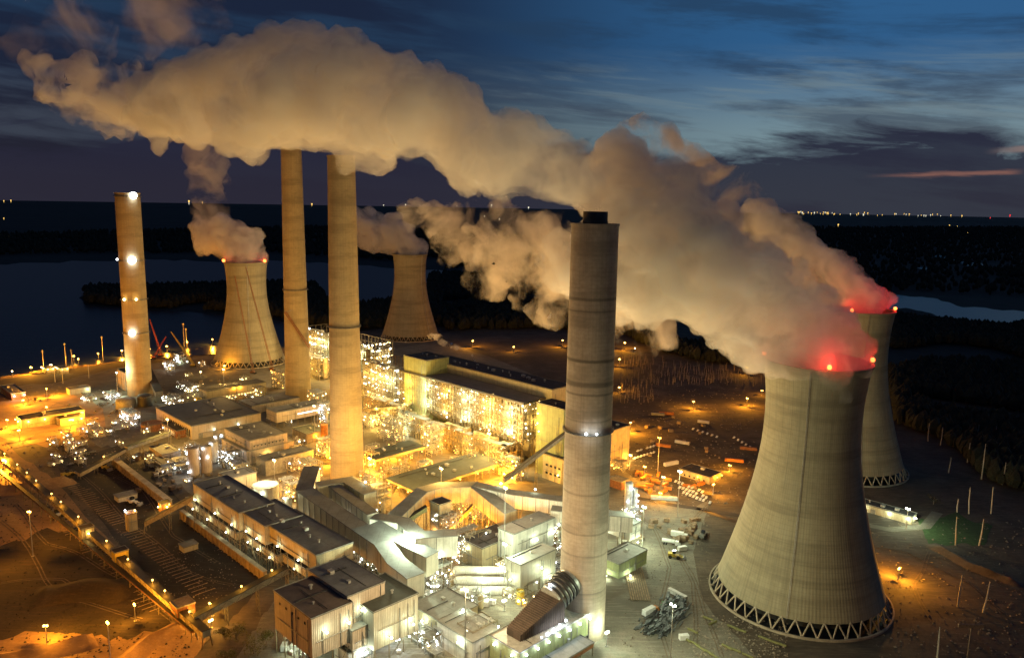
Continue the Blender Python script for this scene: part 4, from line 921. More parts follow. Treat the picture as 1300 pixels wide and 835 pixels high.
mb=MB();bell(mb,e0-dv*1,e1-dv*1,9.2,5);mb.build('bellows_bands',M_dark,t)
mb=MB();x0=A-n*9;pts=[A-n*9-Vector((0,0,8)),B-n*13-Vector((0,0,18))];mb.rail(pts,1.3,.18)
for z in(-8,-12):
    pa=A-n*8+Vector((0,0,z));pb2=B-n*12+Vector((0,0,z-8));mb.bar(pa,pb2,2.4,.35)
mb.build('side_walkway',M_galv,t)
for i in range(7):
    c=A.lerp(B,(i+.5)/7)-n*(10+2*i/7);lampball(t,c-Vector((0,0,7+6*i/7)),'cool',1300,.7)
for i in range(3): lampball(t,A-d*4+n*(-4+4*i)-Vector((0,0,8)),'cool',1800,.7)
lampball(t,e0+Vector((0,0,9.5))-dv*4,'cool',2500,.9)
# stacked louvre panels east of the chimney foot: long flat striped mats
for i,(A2,B2,wd,lab) in enumerate([((800,700),(815,762),14,'long striped pallet mat laid beside the nearest chimney'),]):
    a=W(*A2,.4);b2=W(*B2,.4);t=thing('striped_mat',lab,'mat',a);v=b2-a;n=Vector((-v.y,v.x,0)).normalized();mb=MB()
    for j in range(9): c=n*(j*wd/9-wd/2);mb.bar(c+Vector((0,0,.3)),c+v+Vector((0,0,.3)),.9,.6)
    tag(mb.build('boards',M_wood,t),kind='stuff')
# ------------------------------------------------------------------ cranes
def lattice(mb,p,q,w,w2=None,seg=None,t=.3):
    p=Vector(p);q=Vector(q);w2=w2 or w;d=(q-p);L=d.length;d.normalize();u=Vector((0,0,1)) if abs(d.z)<.9 else Vector((1,0,0));a=d.cross(u).normalized();b=a.cross(d);n=seg or max(3,int(L/(w*1.3)))
    def c(i,j):
        f=i/n;s=(w+(w2-w)*f)/2;sg=[(1,1),(1,-1),(-1,-1),(-1,1)][j%4];return p.lerp(q,f)+a*s*sg[0]+b*s*sg[1]
    for j in range(4):
        mb.bar(c(0,j),c(n,j),t)
        for i in range(n): mb.bar(c(i,j),c(i+1,j+1) if i%2 else c(i+1,j+1),t*.6);mb.bar(c(i,j),c(i,j+1),t*.6)
def crane(label,base,tip,tz,m,bw=2.2,group=None):
    """base pixel on the ground, tip pixel and its height"""
    p=g(*base,0);q=at(*tip,p.y);q=q if tz is None else q
    t=thing('crawler_crane',label,'crane',(p.x,p.y,0));q=q-p
    mb=MB();lattice(mb,(0,0,3.5),q,bw,.9,t=.26);mb.build('boom',m,t)
    mb=MB()
    for s in(-2.4,2.4): mb.box(-4,s-.7,0,4,s+.7,1.3)
    mb.build('tracks',M_rub,t)
    mb=MB();mb.box(-4.5,-1.8,1.5,1.5,1.8,3.8);mb.box(-5.5,-1.8,1.8,-4.5,1.8,3.6);mb.build('cab_house',m,t)
    mb=MB();k_=Vector((-6,0,9));mb.bar((-2,0,3.8),k_,.3);mb.bar(k_,q,.12);mb.bar(q,(q.x*1.02,q.y,max(4,q.z*.35)),.1);mb.build('rigging',M_dark,t)
    return t
crane('left one of two rusty crane booms leaning before the lakeside cooling tower',(322,474),(298,350),None,M_rust,2.2)
crane('right one of two rusty crane booms leaning before the lakeside cooling tower',(346,470),(312,339),None,M_rust,2.2)
crane('red and white crane boom beside the lakeside chimney',(205,452),(190,405),None,M_redp,2.6)
crane('second red crane boom crossing behind the first by the chimney',(196,455),(211,427),None,M_redp,2.4)
crane('yellow crane with boom leaning back by the lake road',(246,465),(217,421),None,M_yel,2.8)
t=thing('hoist_boom','thin rusty hoist boom slanting across the rear golden chimney','boom',g(379,508,0));mb=MB();P0=g(379,508,0);qa=at(362,396,P0.y-20)-P0;qb=at(393,441,P0.y-17)-P0;lattice(mb,qa,qb,2.2,t=.5);mb.build('boom',M_rust,t);mb=MB();mb.bar(qa,Vector((0,-15,qa.z+2)),.6);mb.build('bracket',M_steel,t)
# ------------------------------------------------------------------ street and yard lamps
def lamppost(P,h,kind,pw,label,r=1.1,group=None,name='yard_lamp',heads=2):
    p=g(*P,0);t=thing(name,label,'lamp post',(p.x,p.y,0),random.uniform(-1,1),group)
    mb=MB();mb.tube((0,0,0),(0,0,h),.38,.2,8);mb.build('pole',M_galv,t)
    mb=MB();mb.box(-1.2,-.12,h-.2,1.2,.12,h);mb.box(-.8,-.8,0,.8,.8,.5);hd=mb.build('crossarm',M_galv,t)
    for i in range(heads):
        x=(i-(heads-1)/2)*1.9;mb=MB();mb.ball((x,0,h+.3),r*.75,6);mb.build('lamp',GL[kind],hd)
    if pw: light(t,(0,0,h+1.6),kind,pw,.6)
    return t
for P,top,pw,lab in [((42,706),650,170000,'tall twin-headed sodium lamp on its own in the sandy coal yard'),((141,850),791,110000,'tall sodium lamp at the bottom edge of the coal yard')]:
    x,y,_=g(*P,0);h=0
    for i in range(400):
        h+=.2;v=Vector((x,y,h))-Vector((0,0,CZ));yy=417.5-FOC*v.dot(CU)/v.dot(FW)
        if yy<=top:break
    lamppost(P,h,'sod',pw,lab,1.0)
for P,h,kd,pw,lab in [
 ((880,520),11,'sod',124032,'sodium lamp alone on the dim east field, left one of a pair'),((948,516),11,'sod',124032,'sodium lamp alone on the dim east field, right one of a pair'),
 ((948,475),11,'sod',83232,'sodium lamp by the dark trees left of the largest tower'),((793,444),13,'sod',169728,'pair of sodium lamps at the wood edge right of the nearest chimney'),
 ((806,447),7,'amb',5000,'dimmer lamp beside the wood edge pair'),((786,466),13,'sod',117504,'sodium lamp low at the wood edge beside the nearest chimney'),
 ((786,498),7,'sod',36720,'sodium lamp in the cleared strip beside the nearest chimney'),((714,440),12,'sod',116280,'sodium lamp on the far clearing left of the nearest chimney'),
 ((600,441),12,'sod',104448,'sodium lamp beyond the turbine hall on the far clearing'),((652,446),8,'sod',36720,'small lamp in the clearing behind the black roof'),
 ((967,502),7,'sod',20400,'sodium lamp almost hidden at the left flank of the largest tower'),((1136,505),6,'amb',9000,'lone amber lamp in the black wood beyond the towers'),
 ((1140,735),8,'sod',130000,'sodium lamp washing orange over the sand right of the largest tower'),
 ((800,548),11,'sod',183600,'sodium lamp in front of the orange-lit wall'),((800,585),6,'amb',33000,'amber lamp flooding the ground at the orange wall corner'),
 ((818,606),11,'sod',91392,'sodium lamp over the cluster of bright orange trailers'),((842,612),5,'amb',12000,'amber lamp in the middle of the bright orange trailers'),
 ((838,634),6,'sod',57120,'sodium lamp behind the long grey trailer'),((926,598),6,'sod',65280,'sodium lamp at the right end of the brick depot'),
 ((905,628),10,'sod',73440,'sodium lamp in front of the brick depot'),
 ((65,470),8,'amb',12000,'lamp in the middle of the bright causeway settlement'),((94,459),9,'sod',24480,'lone double lamp on the causeway beyond the settlement'),
 ((16,478),8,'amb',2500,'first lamp on the dark spit of the causeway'),((238,440),8,'sod',36720,'lamp on the causeway behind the cranes'),
 ((125,455),8,'sod',48960,'lamp half way along the causeway'),((350,446),6,'sod',28560,'lamp at the foot of the lakeside cooling tower'),((190,448),7,'sod',48960,'lamp on the causeway left of the cranes'),
 ((285,470),7,'sod',65280,'lamp over the sandy yard before the lakeside tower'),((255,478),7,'amb',6000,'lamp near the white-lamped equipment stacks'),
 ((60,505),12,'sod',245877,'sodium lamp over the orange west yard, upper'),((25,560),12,'sod',254983,'sodium lamp over the orange west yard, lower left'),((105,535),11,'sod',83476,'sodium lamp over the orange west yard, by the crooked workshop'),
 ((5,600),12,'sod',473541,'sodium lamp beside the conveyor bend at the west edge'),((60,820),13,'sod',122400,'sodium lamp low behind the coal ridge'),
 ((172,788),11,'sod',65280,'sodium lamp on the slope under the drive house'),((270,782),8,'sod',57120,'bright sodium lamp at the conveyor head'),((268,797),5,'amb',8000,'lamp beside the little bushes at the conveyor head'),
 ((770,820),9,'led',16000,'white lamp at the foot of the nearest chimney'),((800,690),7,'led',22000,'white lamp washing the ground right of the nearest chimney'),
 ((500,620),8,'sod',183600,'sodium lamp at the corner of the wide open hall'),((555,600),8,'sod',183600,'sodium lamp in the orange alley behind the wide open hall'),((640,612),8,'sod',204000,'sodium lamp at the end of the orange alley'),
 ((470,600),8,'sod',183600,'sodium lamp between the flat grey roofs'),((590,690),7,'sod',122400,'sodium lamp deep in the orange hollow'),((640,690),7,'sod',85680,'sodium lamp at the right of the orange hollow'),
 ((500,580),7,'sod',163200,'sodium lamp at the near side of the amber pipe trusses'),((420,590),7,'sod',130560,'sodium lamp squeezed behind the front golden chimney'),
 ((368,622),6,'sod',65280,'sodium lamp in the rusty pipe nest'),((380,835),9,'led',9000,'white lamp beneath the unloading house'),((520,775),8,'led',12000,'white lamp in the glaring yard right of the unloading house'),
 ((505,825),7,'cool',9000,'cool lamp at the bottom edge of the glaring yard'),((570,770),8,'led',9000,'white lamp left of the pale flat roof'),((640,775),7,'led',9000,'white lamp on the concrete apron by the yellow bin'),
 ((700,745),6,'led',7000,'white lamp between the absorber hall and the bellows'),
 ((40,474),9,'sod',225000,'lamp over the causeway road near its dark end'),((155,452),9,'sod',270000,'lamp over the causeway road left of the lakeside chimney'),((270,437),9,'sod',270000,'lamp over the causeway road right of the cranes'),((100,463),9,'sod',225000,'lamp over the causeway road beside the tall line poles'),((212,446),9,'sod',225000,'lamp over the causeway road behind the red booms'),((60,528),11,'sod',214272,'lamp flooding the sand before the yellow-glowing workshop'),((90,545),11,'sod',180792,'lamp flooding the sand below the crooked workshop'),((30,515),7,'sod',133920,'lamp over the sand north of the yellow-glowing workshop'),((10,545),11,'sod',241056,'lamp at the west edge near the conveyor start'),
 ]: lamppost(P,h,kd,pw,lab,1.0 if P[1]>500 else 1.5,heads=2 if pw>6000 else 1)
# settlement on the causeway: small things with many lamps
for P,lab in [((58,468),'amber-lit pump station roof on the causeway'),((76,468),'second amber-lit hut on the causeway')]:
    bld(lab,P,P,P,9,0,M_tan,M_tan,lu=22,lv=12,name='pump_hut',cat='hut',lamps=[('x',.2,8,'amb',2500,2),('x',.8,8,'amb',2500,2),('y',.2,9,'amb',2000,2),('y',.5,9,'amb',0,2),('y',.8,9,'amb',2000,2)])
# ------------------------------------------------------------------ vehicles and yard stock
def make_truck(label,colr,kind='box',group=None):
    t=thing('parked_truck',label,'truck',(0,0,0),0,group)
    mb=MB();mb.box(0,-1.25,.6,2.2,1.25,3.0);mb.quadbox([(2.2,-1.2,.6),(3.2,-1.2,.6),(3.2,1.2,.6),(2.2,1.2,.6),(2.2,-1.2,2.0),(3.1,-1.15,1.7),(3.1,1.15,1.7),(2.2,1.2,2.0)]);mb.build('cab',colr,t)
    mb=MB();mb.box(2.201,-1.05,2.05,2.24,1.05,2.8);mb.build('windscreen',M_glass,t)
    mb=MB()
    if kind=='box': mb.box(-8,-1.3,1.1,-.2,1.3,3.9)
    elif kind=='flat': mb.box(-8,-1.3,1.0,-.2,1.3,1.3);mb.box(-.5,-1.3,1.3,-.3,1.3,2.2)
    else: mb.tube((-8,0,2.4),(-.4,0,2.4),1.25,1.25,14)
    mb.build('load_body',M_wp if kind!='flat' else M_steel,t)
    for x in(1.8,-5.2,-6.6):
        for y in(-1.15,1.15):
            mb=MB();mb.tube((x,y-.18,.52),(x,y+.18,.52),.52,.52,12);mb.build('wheel',M_rub,t)
    return t
def make_pickup(label,colr,group=None):
    t=thing('parked_pickup',label,'pickup',(0,0,0),0,group)
    mb=MB();mb.box(-2.7,-.95,.5,2.6,.95,1.15);mb.quadbox([(-.6,-.9,1.15),(1.3,-.9,1.15),(1.3,.9,1.15),(-.6,.9,1.15),(-.4,-.75,1.85),(.8,-.75,1.85),(.8,.75,1.85),(-.4,.75,1.85)]);mb.build('body',colr,t)
    mb=MB();mb.quadbox([(.85,-.7,1.2),(1.32,-.8,1.16),(1.32,.8,1.16),(.85,.7,1.2),(.83,-.66,1.8),(.86,-.66,1.78),(.86,.66,1.78),(.83,.66,1.8)]);mb.build('windscreen',M_glass,t)
    for x in(1.7,-1.8):
        for y in(-.9,.9): mb=MB();mb.tube((x,y-.13,.42),(x,y+.13,.42),.42,.42,10);mb.build('wheel',M_rub,t)
    return t
def make_container(label,colr,group=None,L=12.):
    t=thing('shipping_container',label,'container',(0,0,0),0,group);mb=MB();mb.box(-L/2,-1.22,.15,L/2,1.22,2.75)
    mb.build('box',colr,t)
    mb=MB()
    for i in range(int(L/.6)):
        x=-L/2+.3+i*.6
        for y in(-1.27,1.27): mb.box(x,y-.04,.35,x+.28,y+.04,2.55)
    tag(mb.build('corrugation',colr,t));mb=MB();mb.box(L/2,-1.1,.3,L/2+.06,-.02,2.6);mb.box(L/2,.02,.3,L/2+.06,1.1,2.6);mb.build('door',M_steel,t);return t
def make_loader(label,colr):
    t=thing('wheel_loader',label,'wheel loader');mb=MB();mb.box(-4,-1.3,1,-.5,1.3,2.6);mb.box(-.5,-1.1,1,1.6,1.1,1.9);mb.build('body',colr,t);mb=MB();mb.box(-1.8,-.9,2.6,-.2,.9,4);mb.build('cab',M_glass,t)
    mb=MB();mb.bar((1,-.8,1.6),(3.8,-.8,1.0),.4);mb.bar((1,.8,1.6),(3.8,.8,1.0),.4);mb.build('lift_arm',colr,t);mb=MB();mb.quadbox([(3.6,-1.6,.2),(5,-1.6,.2),(5,1.6,.2),(3.6,1.6,.2),(3.6,-1.6,1.6),(4,-1.6,1.6),(4,1.6,1.6),(3.6,1.6,1.6)]);mb.build('bucket',M_steel,t)
    for x in(-2.8,1.2):
        for y in(-1.4,1.4): mb=MB();mb.tube((x,y-.35,.95),(x,y+.35,.95),.95,.95,14);mb.build('wheel',M_rub,t)
    return t
def place(o,P,rz,s=1.): p=g(*P,.3);o.location=p;o.rotation_euler=(0,0,R(rz));o.scale=(s,s,s);return o
place(make_truck('white box truck parked upper of three on the pale gravel',M_wp),(868,683),-20,1.3)
place(make_truck('white tank truck parked in the middle of the pale gravel',M_wp,'tank'),(857,692),-20,1.3)
place(make_container('short white container next to the parked tank truck',M_wp,L=6),(866,698),20,1.2)
place(make_loader('yellow wheel loader on the gravel below the white trucks',M_yel),(858,708),-15,1.5)
place(make_loader('darker loader standing by the gravel track near the largest tower',M_steel),(893,681),60,1.5)
place(make_container('long pale container at the head of the scrap pile',M_wp,L=14),(860,756),-52,1.1)
place(make_truck('orange flatbed truck at the corner of the scrap pile',M_or),(830,777),40,1.3)
place(make_container('small grey container beside the yellow pipe rows',M_wp,L=5),(868,811),10,1.2)
place(make_container('long white trailer at the edge of the orange-lit yard',M_wp,L=20),(843,634),-6,1.2)
place(make_container('long orange trailer beside the turn of the east track',M_or,L=16),(932,586),-12,1.2)
place(make_container('orange trailer beyond the parked cars in the east yard',M_or,L=14),(842,567),-22,1.2)
place(make_container('white trailer among the parked cars in the east yard',M_wp,L=14),(866,563),-30,1.2)
place(make_container('pink-lit trailer on the pale clearing of the east field',M_or,L=16),(846,526),-8,1.2)
place(make_container('dark trailer on the pale clearing of the east field',M_steel,L=14),(835,527),-8,1.2)
place(make_container('first whitish tarpaulined trailer left of the brick depot',M_wp,L=14),(852,590),30,1.3)
place(make_container('rusty trailer half hidden on the far right of the east yard',M_rust,L=14),(950,571),-12,1.3)
place(make_container('dim long trailer on the east field above the parked cars',M_wp,L=12),(893,537),-25,1.2)
rnd=random.Random(31)
c1=make_container('plain container among the stock rows of the lit east yard',M_or,'stock containers in the east yard',8)
first=True
spots=[(rnd.uniform(808,850),rnd.uniform(600,625)) for i in range(20)]+[(rnd.uniform(870,900),rnd.uniform(612,628)) for i in range(4)]
for i,(x,y) in enumerate(spots):
    o=c1 if i==0 else dup(c1,(0,0,0));place(o,(x,y),rnd.choice([-20,-30,70,45]),rnd.uniform(.8,1.1))
c2=make_pickup('pickup parked in the loose rows of the east yard',M_wp,'pickups parked in the east yard')
spots=[(858+i*4.2+j*5,612+i*1.6+j*7+rnd.uniform(-.6,.6)) for j in range(3) for i in range(9) if rnd.random()<.8]+[(806+i*4,574-i*1.2+j*8) for j in range(2) for i in range(7) if rnd.random()<.8]+[(880+i*6,545+i*2) for i in range(6)]+[(932+i*5,556+i*3) for i in range(6)]
for i,(x,y) in enumerate(spots):
    o=c2 if i==0 else dup(c2,(0,0,0));place(o,(x,y),62+rnd.uniform(-5,5),1.1)
c3=make_pickup('dark car in the dim west yard among the pipes',M_steel,'dark cars in the west yard')
for i in range(26):
    o=c3 if i==0 else dup(c3,(0,0,0));place(o,rnd.choice([(rnd.uniform(120,150),rnd.uniform(520,560)),(rnd.uniform(60,120),rnd.uniform(560,590)),(rnd.uniform(20,120),rnd.uniform(500,515))]),rnd.choice([45,-45,30]),1.15)
for P,lab,mm in [((88,604),'yellow dozer at the top corner of the coal pit',M_yel),((134,596),'yellow dozer near the pinkish retaining wall',M_yel),((75,656),'pale dozer outside the yard conveyor with a lamp on it',M_wp),((170,640),'small loader beside the surge bin',M_wp)]:
    place(make_loader(lab,mm),P,rnd.uniform(-60,60),1.7)
for P,lab in [((135,590),'yellow')][:0]: pass
M_scrap=mat('scrap_steel',(.10,.11,.11),.5,.5,var=.6,scale=.3)
# scrap pile: bundles of pipe and plate
t=thing('scrap_pile','heap of dark pipe and plate scrap with green oddments on the pale gravel','scrap pile',g(845,785,.2));mb=MB();mg=MB()
o=g(845,785,.2);ax=(g(868,760,0)-g(825,812,0)).normalized();nx_=Vector((-ax.y,ax.x,0))
for i in range(240):
    c=ax*rnd.uniform(-26,24)+nx_*rnd.gauss(0,5);L=rnd.uniform(3,11);d=(ax+nx_*rnd.uniform(-.35,.35)).normalized()
    z=rnd.uniform(.2,2.8)
    if rnd.random()<.7: mb.bar(c+Vector((0,0,z)),c+d*L+Vector((0,0,z+rnd.uniform(-.3,.5))),rnd.uniform(.4,2.2),rnd.uniform(.3,.7))
    else: mb.tube(c+Vector((0,0,z)),c+d*L+Vector((0,0,z)),.4,.4,7)
tag(mb.build('scrap',M_scrap,t),kind='stuff')
for i in range(40):
    c=ax*(17+rnd.gauss(0,4))+nx_*(4+rnd.gauss(0,3));mg.bar(c+Vector((0,0,.5)),c+Vector((rnd.uniform(-2,2),rnd.uniform(-2,2),rnd.uniform(.6,1.6))),.5,.4)
tag(mg.build('green_oddments',M_gp,t),kind='stuff')
# yellow pipe lengths
def pipelen(label,group):
    t=thing('pipe_length',label,'pipe',(0,0,0),0,group);mb=MB();mb.tube((-3.5,0,.9),(3.5,0,.9),.75,.75,14,False);mb.build('pipe',M_yp,t,True);mb=MB()
    for x in(-2.4,2.4): mb.box(x-.2,-.9,0,x+.2,.9,.16)
    mb.build('timber',M_wood,t);return t
pl=pipelen('yellow-green pipe length on timbers in the loose rows by the largest tower','yellow pipe lengths laid in rows');n_=0
for (x0,y0,x1,y1,c) in [(900,786,1000,822,11),(880,802,950,833,9),(872,812,925,846,7),(893,797,905,792,2)]:
    for i in range(c):
        if rnd.random()<.3: continue
        f=i/(c-1);q=g(x0+(x1-x0)*f+rnd.uniform(-1,1),y0+(y1-y0)*f+rnd.uniform(-.8,.8),.3);d=g(x1,y1,0)-g(x0,y0,0)
        o=(pl if n_==0 else dup(pl,(0,0,0)));n_+=1;o.location=q;o.rotation_euler=(0,0,math.atan2(d.y,d.x)+rnd.uniform(-.1,.1))
# tiny clutter of crates / junk by groups
def make_crate(label,m,group):
    t=thing('equipment_crate',label,'crate',(0,0,0),0,group);mb=MB();mb.box(-1.4,-1,.15,1.4,1,1.9);mb.build('box',m,t);mb=MB()
    for y in(-1.03,1.03):
        for x in(-1.35,0,1.2): mb.box(x,y-.05,.15,x+.15,y+.05,1.9)
    mb.build('battens',M_wood,t);return t
for grp,lab,m,rects,cnt in [('crates strewn in the process yard','pale equipment crate strewn on the white-lit process yard',M_wp,[(470,560,760,830),(540,640,740,775),(355,400,790,835)],60),
        ('crates strewn in the west yard','rough crate strewn among the west yard pipes',M_wood,[(100,230,500,560),(175,235,580,625),(230,310,480,520)],80),
        ('crates strewn in the east yard','small crate strewn about the dim east yard',M_wood,[(800,900,530,625),(810,900,660,690)],50)]:
    c0=make_crate(lab,m,grp)
    for i in range(cnt):
        x0,x1,y0,y1=rnd.choice(rects);o=c0 if i==0 else dup(c0,(0,0,0));place(o,(rnd.uniform(x0,x1),rnd.uniform(y0,y1)),rnd.uniform(0,180),rnd.uniform(.7,2.))
# ------------------------------------------------------------------ dead standing poles in the dark east
def make_pole(label,h,group=None,fat=1.,m=None):
    t=thing('bare_tree',label,'dead tree',(0,0,0),0,group);mb=MB();mb.tube((0,0,0),(.4,.2,h*.5),.42*fat,.34*fat,7);mb.tube((.4,.2,h*.5),(.2,0,h),.34*fat,.16*fat,7);mb.build('trunk',m or M_pole,t);mb=MB()
    for i in range(7):
        z=h*rnd.uniform(.35,.95);a=rnd.uniform(0,6.28);L=rnd.uniform(.8,2.6);mb.bar((.3,.1,z),(.3+L*math.cos(a),.1+L*math.sin(a),z+L*.4),.12)
    mb.build('branch_stubs',M_bark,t);return t
bp0=make_pole('tall bare dead trunk standing pale in the black eastern wood',30,'bare dead trunks right of the cooling towers',1.5)
for i,(x,y,hp) in enumerate([(1228,587,30),(1246,608,55),(1272,615,35),(1230,652,40),(1258,652,42),(1213,692,45),(1243,692,42),(1216,770,50),(1248,777,50),(1190,838,55),(1178,560,28),(1194,565,28),(1215,650,20),(1240,560,26),(1204,600,24),(1262,560,24)]):
    p=g(x,y,0);dep=p.y*math.cos(PITCH)+CZ*math.sin(PITCH);h=hp*dep/FOC/math.cos(PITCH)*.85
    o=bp0 if i==0 else dup(bp0,(0,0,0));o.location=p;o.scale=(1,1,h/30);o.rotation_euler=(R(rnd.uniform(-2,2)),R(rnd.uniform(1,4)),rnd.uniform(0,6))
st=make_pole('thin bare trunk in the dead grove beyond the east field',11,'dead grove of thin trunks beyond the east field',.8,M_bark)
k_=0
while k_<280:
    x=rnd.uniform(785,968);y=rnd.uniform(455,512)
    if y<452+ (x-785)*.13 or (830<x and 490<y): continue
    p=g(x,y,0);o=st if k_==0 else dup(st,(0,0,0));o.location=p;o.scale=(.9,.9,rnd.uniform(.7,1.3));o.rotation_euler=(0,0,rnd.uniform(0,6));k_+=1
# crossed floodlight pole at the bottom right
p=g(1226,850,0);t=thing('flood_pole','unlit wooden pole with a broad flat crosspiece in the bottom right corner','pole',p);mb=MB();mb.tube((0,0,0),(0,0,27),.35,.25,8);mb.build('pole',M_wood,t);mb=MB();mb.box(-7.5,-.5,27,7.5,.5,29.2);mb.build('crosspiece',M_wood,t);mb=MB();mb.box(4.5,-.4,23,7.2,.4,25);mb.bar((5.8,0,25),(5.8,0,27),.3);mb.build('hanging_box',M_wood,t)
# masts on the lake side
mm=None
for i,(x,y,h) in enumerate([(56,472,26),(84,466,30),(92,468,24),(131,458,32),(234,440,34),(237,440,26),(70,485,18),(80,487,18),(113,480,16),(330,438,20)]):
    p=g(x,y,0)
    if mm is None:
        t=thing('wooden_mast','thin grey line pole standing along the causeway','line pole',p,0,'line poles along the causeway');mb=MB();mb.tube((0,0,0),(0,0,1),.45,.3,6);mb.build('pole',M_galv,t);mb=MB();mb.box(-1.6,-.2,.93,1.6,.2,.96);mb.build('crossarm',M_galv,t);mm=t
    else: t=dup(mm,p)
    t.scale=(1,1,h*1.3)
# ------------------------------------------------------------------ woods
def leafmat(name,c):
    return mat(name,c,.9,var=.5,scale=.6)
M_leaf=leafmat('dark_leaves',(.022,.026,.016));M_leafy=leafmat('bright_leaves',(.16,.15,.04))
def clump(mb,c,r,n,s,rnd):
    for i in range(n):
        d=Vector((rnd.gauss(0,1),rnd.gauss(0,1),rnd.gauss(0,.8)));d=d.normalized()*r*rnd.uniform(.45,1)**.6;p=c+d
        a=Vector((rnd.gauss(0,1),rnd.gauss(0,1),rnd.gauss(0,1))).normalized()*s;b=Vector((rnd.gauss(0,1),rnd.gauss(0,1),rnd.gauss(0,1))).normalized()*s
        mb.poly([p-a,p+b,p+a])
def tree(label,P,h,r,m,n=900):
    p=g(*P,0);t=thing('bushy_tree',label,'tree',p);mb=MB();mb.tube((0,0,0),(.2,0,h*.5),h*.035,h*.02,7)
    for i in range(6): a=i*1.05;mb.tube((.2,0,h*(.2+.05*i)),(r*.6*math.cos(a),r*.6*math.sin(a),h*.75),h*.014,h*.005,5)
    mb.build('trunk',M_bark,t);mb=MB()
    for i in range(14): clump(mb,Vector((rnd.gauss(0,r*.42),rnd.gauss(0,r*.42),h*rnd.uniform(.35,.9))),r*rnd.uniform(.3,.5),n//14,.42,rnd)
    mb.build('crown',m,t);return t
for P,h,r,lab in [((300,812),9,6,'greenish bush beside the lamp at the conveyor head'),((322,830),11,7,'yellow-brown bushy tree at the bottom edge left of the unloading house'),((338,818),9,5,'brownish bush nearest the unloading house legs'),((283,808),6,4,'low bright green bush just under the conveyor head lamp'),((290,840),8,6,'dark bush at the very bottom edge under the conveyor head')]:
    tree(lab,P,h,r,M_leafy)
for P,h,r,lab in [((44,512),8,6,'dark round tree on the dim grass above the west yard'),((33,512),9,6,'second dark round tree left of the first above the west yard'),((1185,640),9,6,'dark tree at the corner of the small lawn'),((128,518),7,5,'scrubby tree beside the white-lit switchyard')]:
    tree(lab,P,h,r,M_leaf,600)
def wood(name,label,region,n,hr,seed,m,dens_noise=.004):
    rn=random.Random(seed);mb=MB();P=[g(*p,0) for p in region];xs=[p.x for p in P];ys=[p.y for p in P]
    def inside(x,y):
        c=False;j=len(P)-1
        for i in range(len(P)):
            if (P[i].y>y)!=(P[j].y>y) and x<(P[j].x-P[i].x)*(y-P[i].y)/(P[j].y-P[i].y)+P[i].x:c=not c
            j=i
        return c
    k_=0;tries=0
    while k_<n and tries<n*12:
        tries+=1;y=min(ys)*(max(ys)/min(ys))**rn.random();x=rn.uniform(min(xs),max(xs))
        if not inside(x,y):continue
        if noise.noise(Vector((x*dens_noise,y*dens_noise,seed)))<-.32:continue
        h=rn.uniform(*hr)*(1+y/9000);r=h*rn.uniform(.24,.4);b=len(mb.v);sg=5
        for z,f in((.15,.7),(.45,1),(.75,.7)):
            for q in range(sg):
                a=6.283*q/sg+rn.uniform(-.3,.3);w_=r*f*rn.uniform(.7,1.2);mb.v.append((x+w_*math.cos(a),y+w_*math.sin(a),h*z+rn.uniform(-.06,.06)*h))
        mb.v.append((x,y,h));
        for l in range(2):
            for q in range(sg): mb.f.append((b+l*sg+q,b+l*sg+(q+1)%sg,b+(l+1)*sg+(q+1)%sg,b+(l+1)*sg+q))
        for q in range(sg): mb.f.append((b+2*sg+q,b+2*sg+(q+1)%sg,b+3*sg))
        k_+=1
    o=mb.build(name,m);tag(o,label,None,None,'stuff');return o
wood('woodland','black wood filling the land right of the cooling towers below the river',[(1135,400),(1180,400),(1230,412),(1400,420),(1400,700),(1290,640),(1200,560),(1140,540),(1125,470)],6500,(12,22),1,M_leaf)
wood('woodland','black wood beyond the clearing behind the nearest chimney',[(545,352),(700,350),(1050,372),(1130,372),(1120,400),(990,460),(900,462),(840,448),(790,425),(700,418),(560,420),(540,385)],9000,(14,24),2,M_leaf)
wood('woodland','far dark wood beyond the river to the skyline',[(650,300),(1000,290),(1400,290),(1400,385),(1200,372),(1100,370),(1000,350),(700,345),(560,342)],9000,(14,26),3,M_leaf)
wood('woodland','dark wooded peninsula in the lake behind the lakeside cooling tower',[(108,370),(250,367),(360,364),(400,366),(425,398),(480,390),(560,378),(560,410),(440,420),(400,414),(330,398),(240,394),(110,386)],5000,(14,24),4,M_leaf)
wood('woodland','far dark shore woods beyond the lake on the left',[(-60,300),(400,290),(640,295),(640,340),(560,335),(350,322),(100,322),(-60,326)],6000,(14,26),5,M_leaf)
# ------------------------------------------------------------------ lights of towns far away
GF={'amb':glow('far_amber_glass',(1,.62,.15),1.6),'led':glow('far_white_glass',(1,.95,.7),1.2),'red':glow('far_red_glass',(1,.04,.04),1.3)}
def far(label,pts,kind,r,group):
    base=None
    for i,(x,y) in enumerate(pts):
        p=g(x,y,0);s=p.y/FOC
        if base is None:
            mb=MB();mb.ball((0,0,0),1,6);mb.bar((0,0,-1),(0,0,-3),.3);o=mb.build('distant_lamp',GF[kind]);tag(o,label,'lamp',group);base=o
        else: o=base.copy();col.objects.link(o)
        rr=s*r*rnd.uniform(.6,1.2);o.location=(p.x,p.y,rr*3);o.scale=(rr,rr,rr)
def hz(x): return 260.5+(x-650)*.0169
rw=[(rnd.uniform(1010,1195),0) for i in range(46)];rw=[(x,hz(x)+rnd.uniform(3.5,6.2)) for x,_ in rw]
far('amber town lamp in the long string on the right skyline',rw[:30],'amb',.62,'town lamps on the skyline, amber')
far('white town lamp in the long string on the right skyline',rw[30:]+[(962+i*4,270.5) for i in range(5)],'led',.62,'town lamps on the skyline, white')
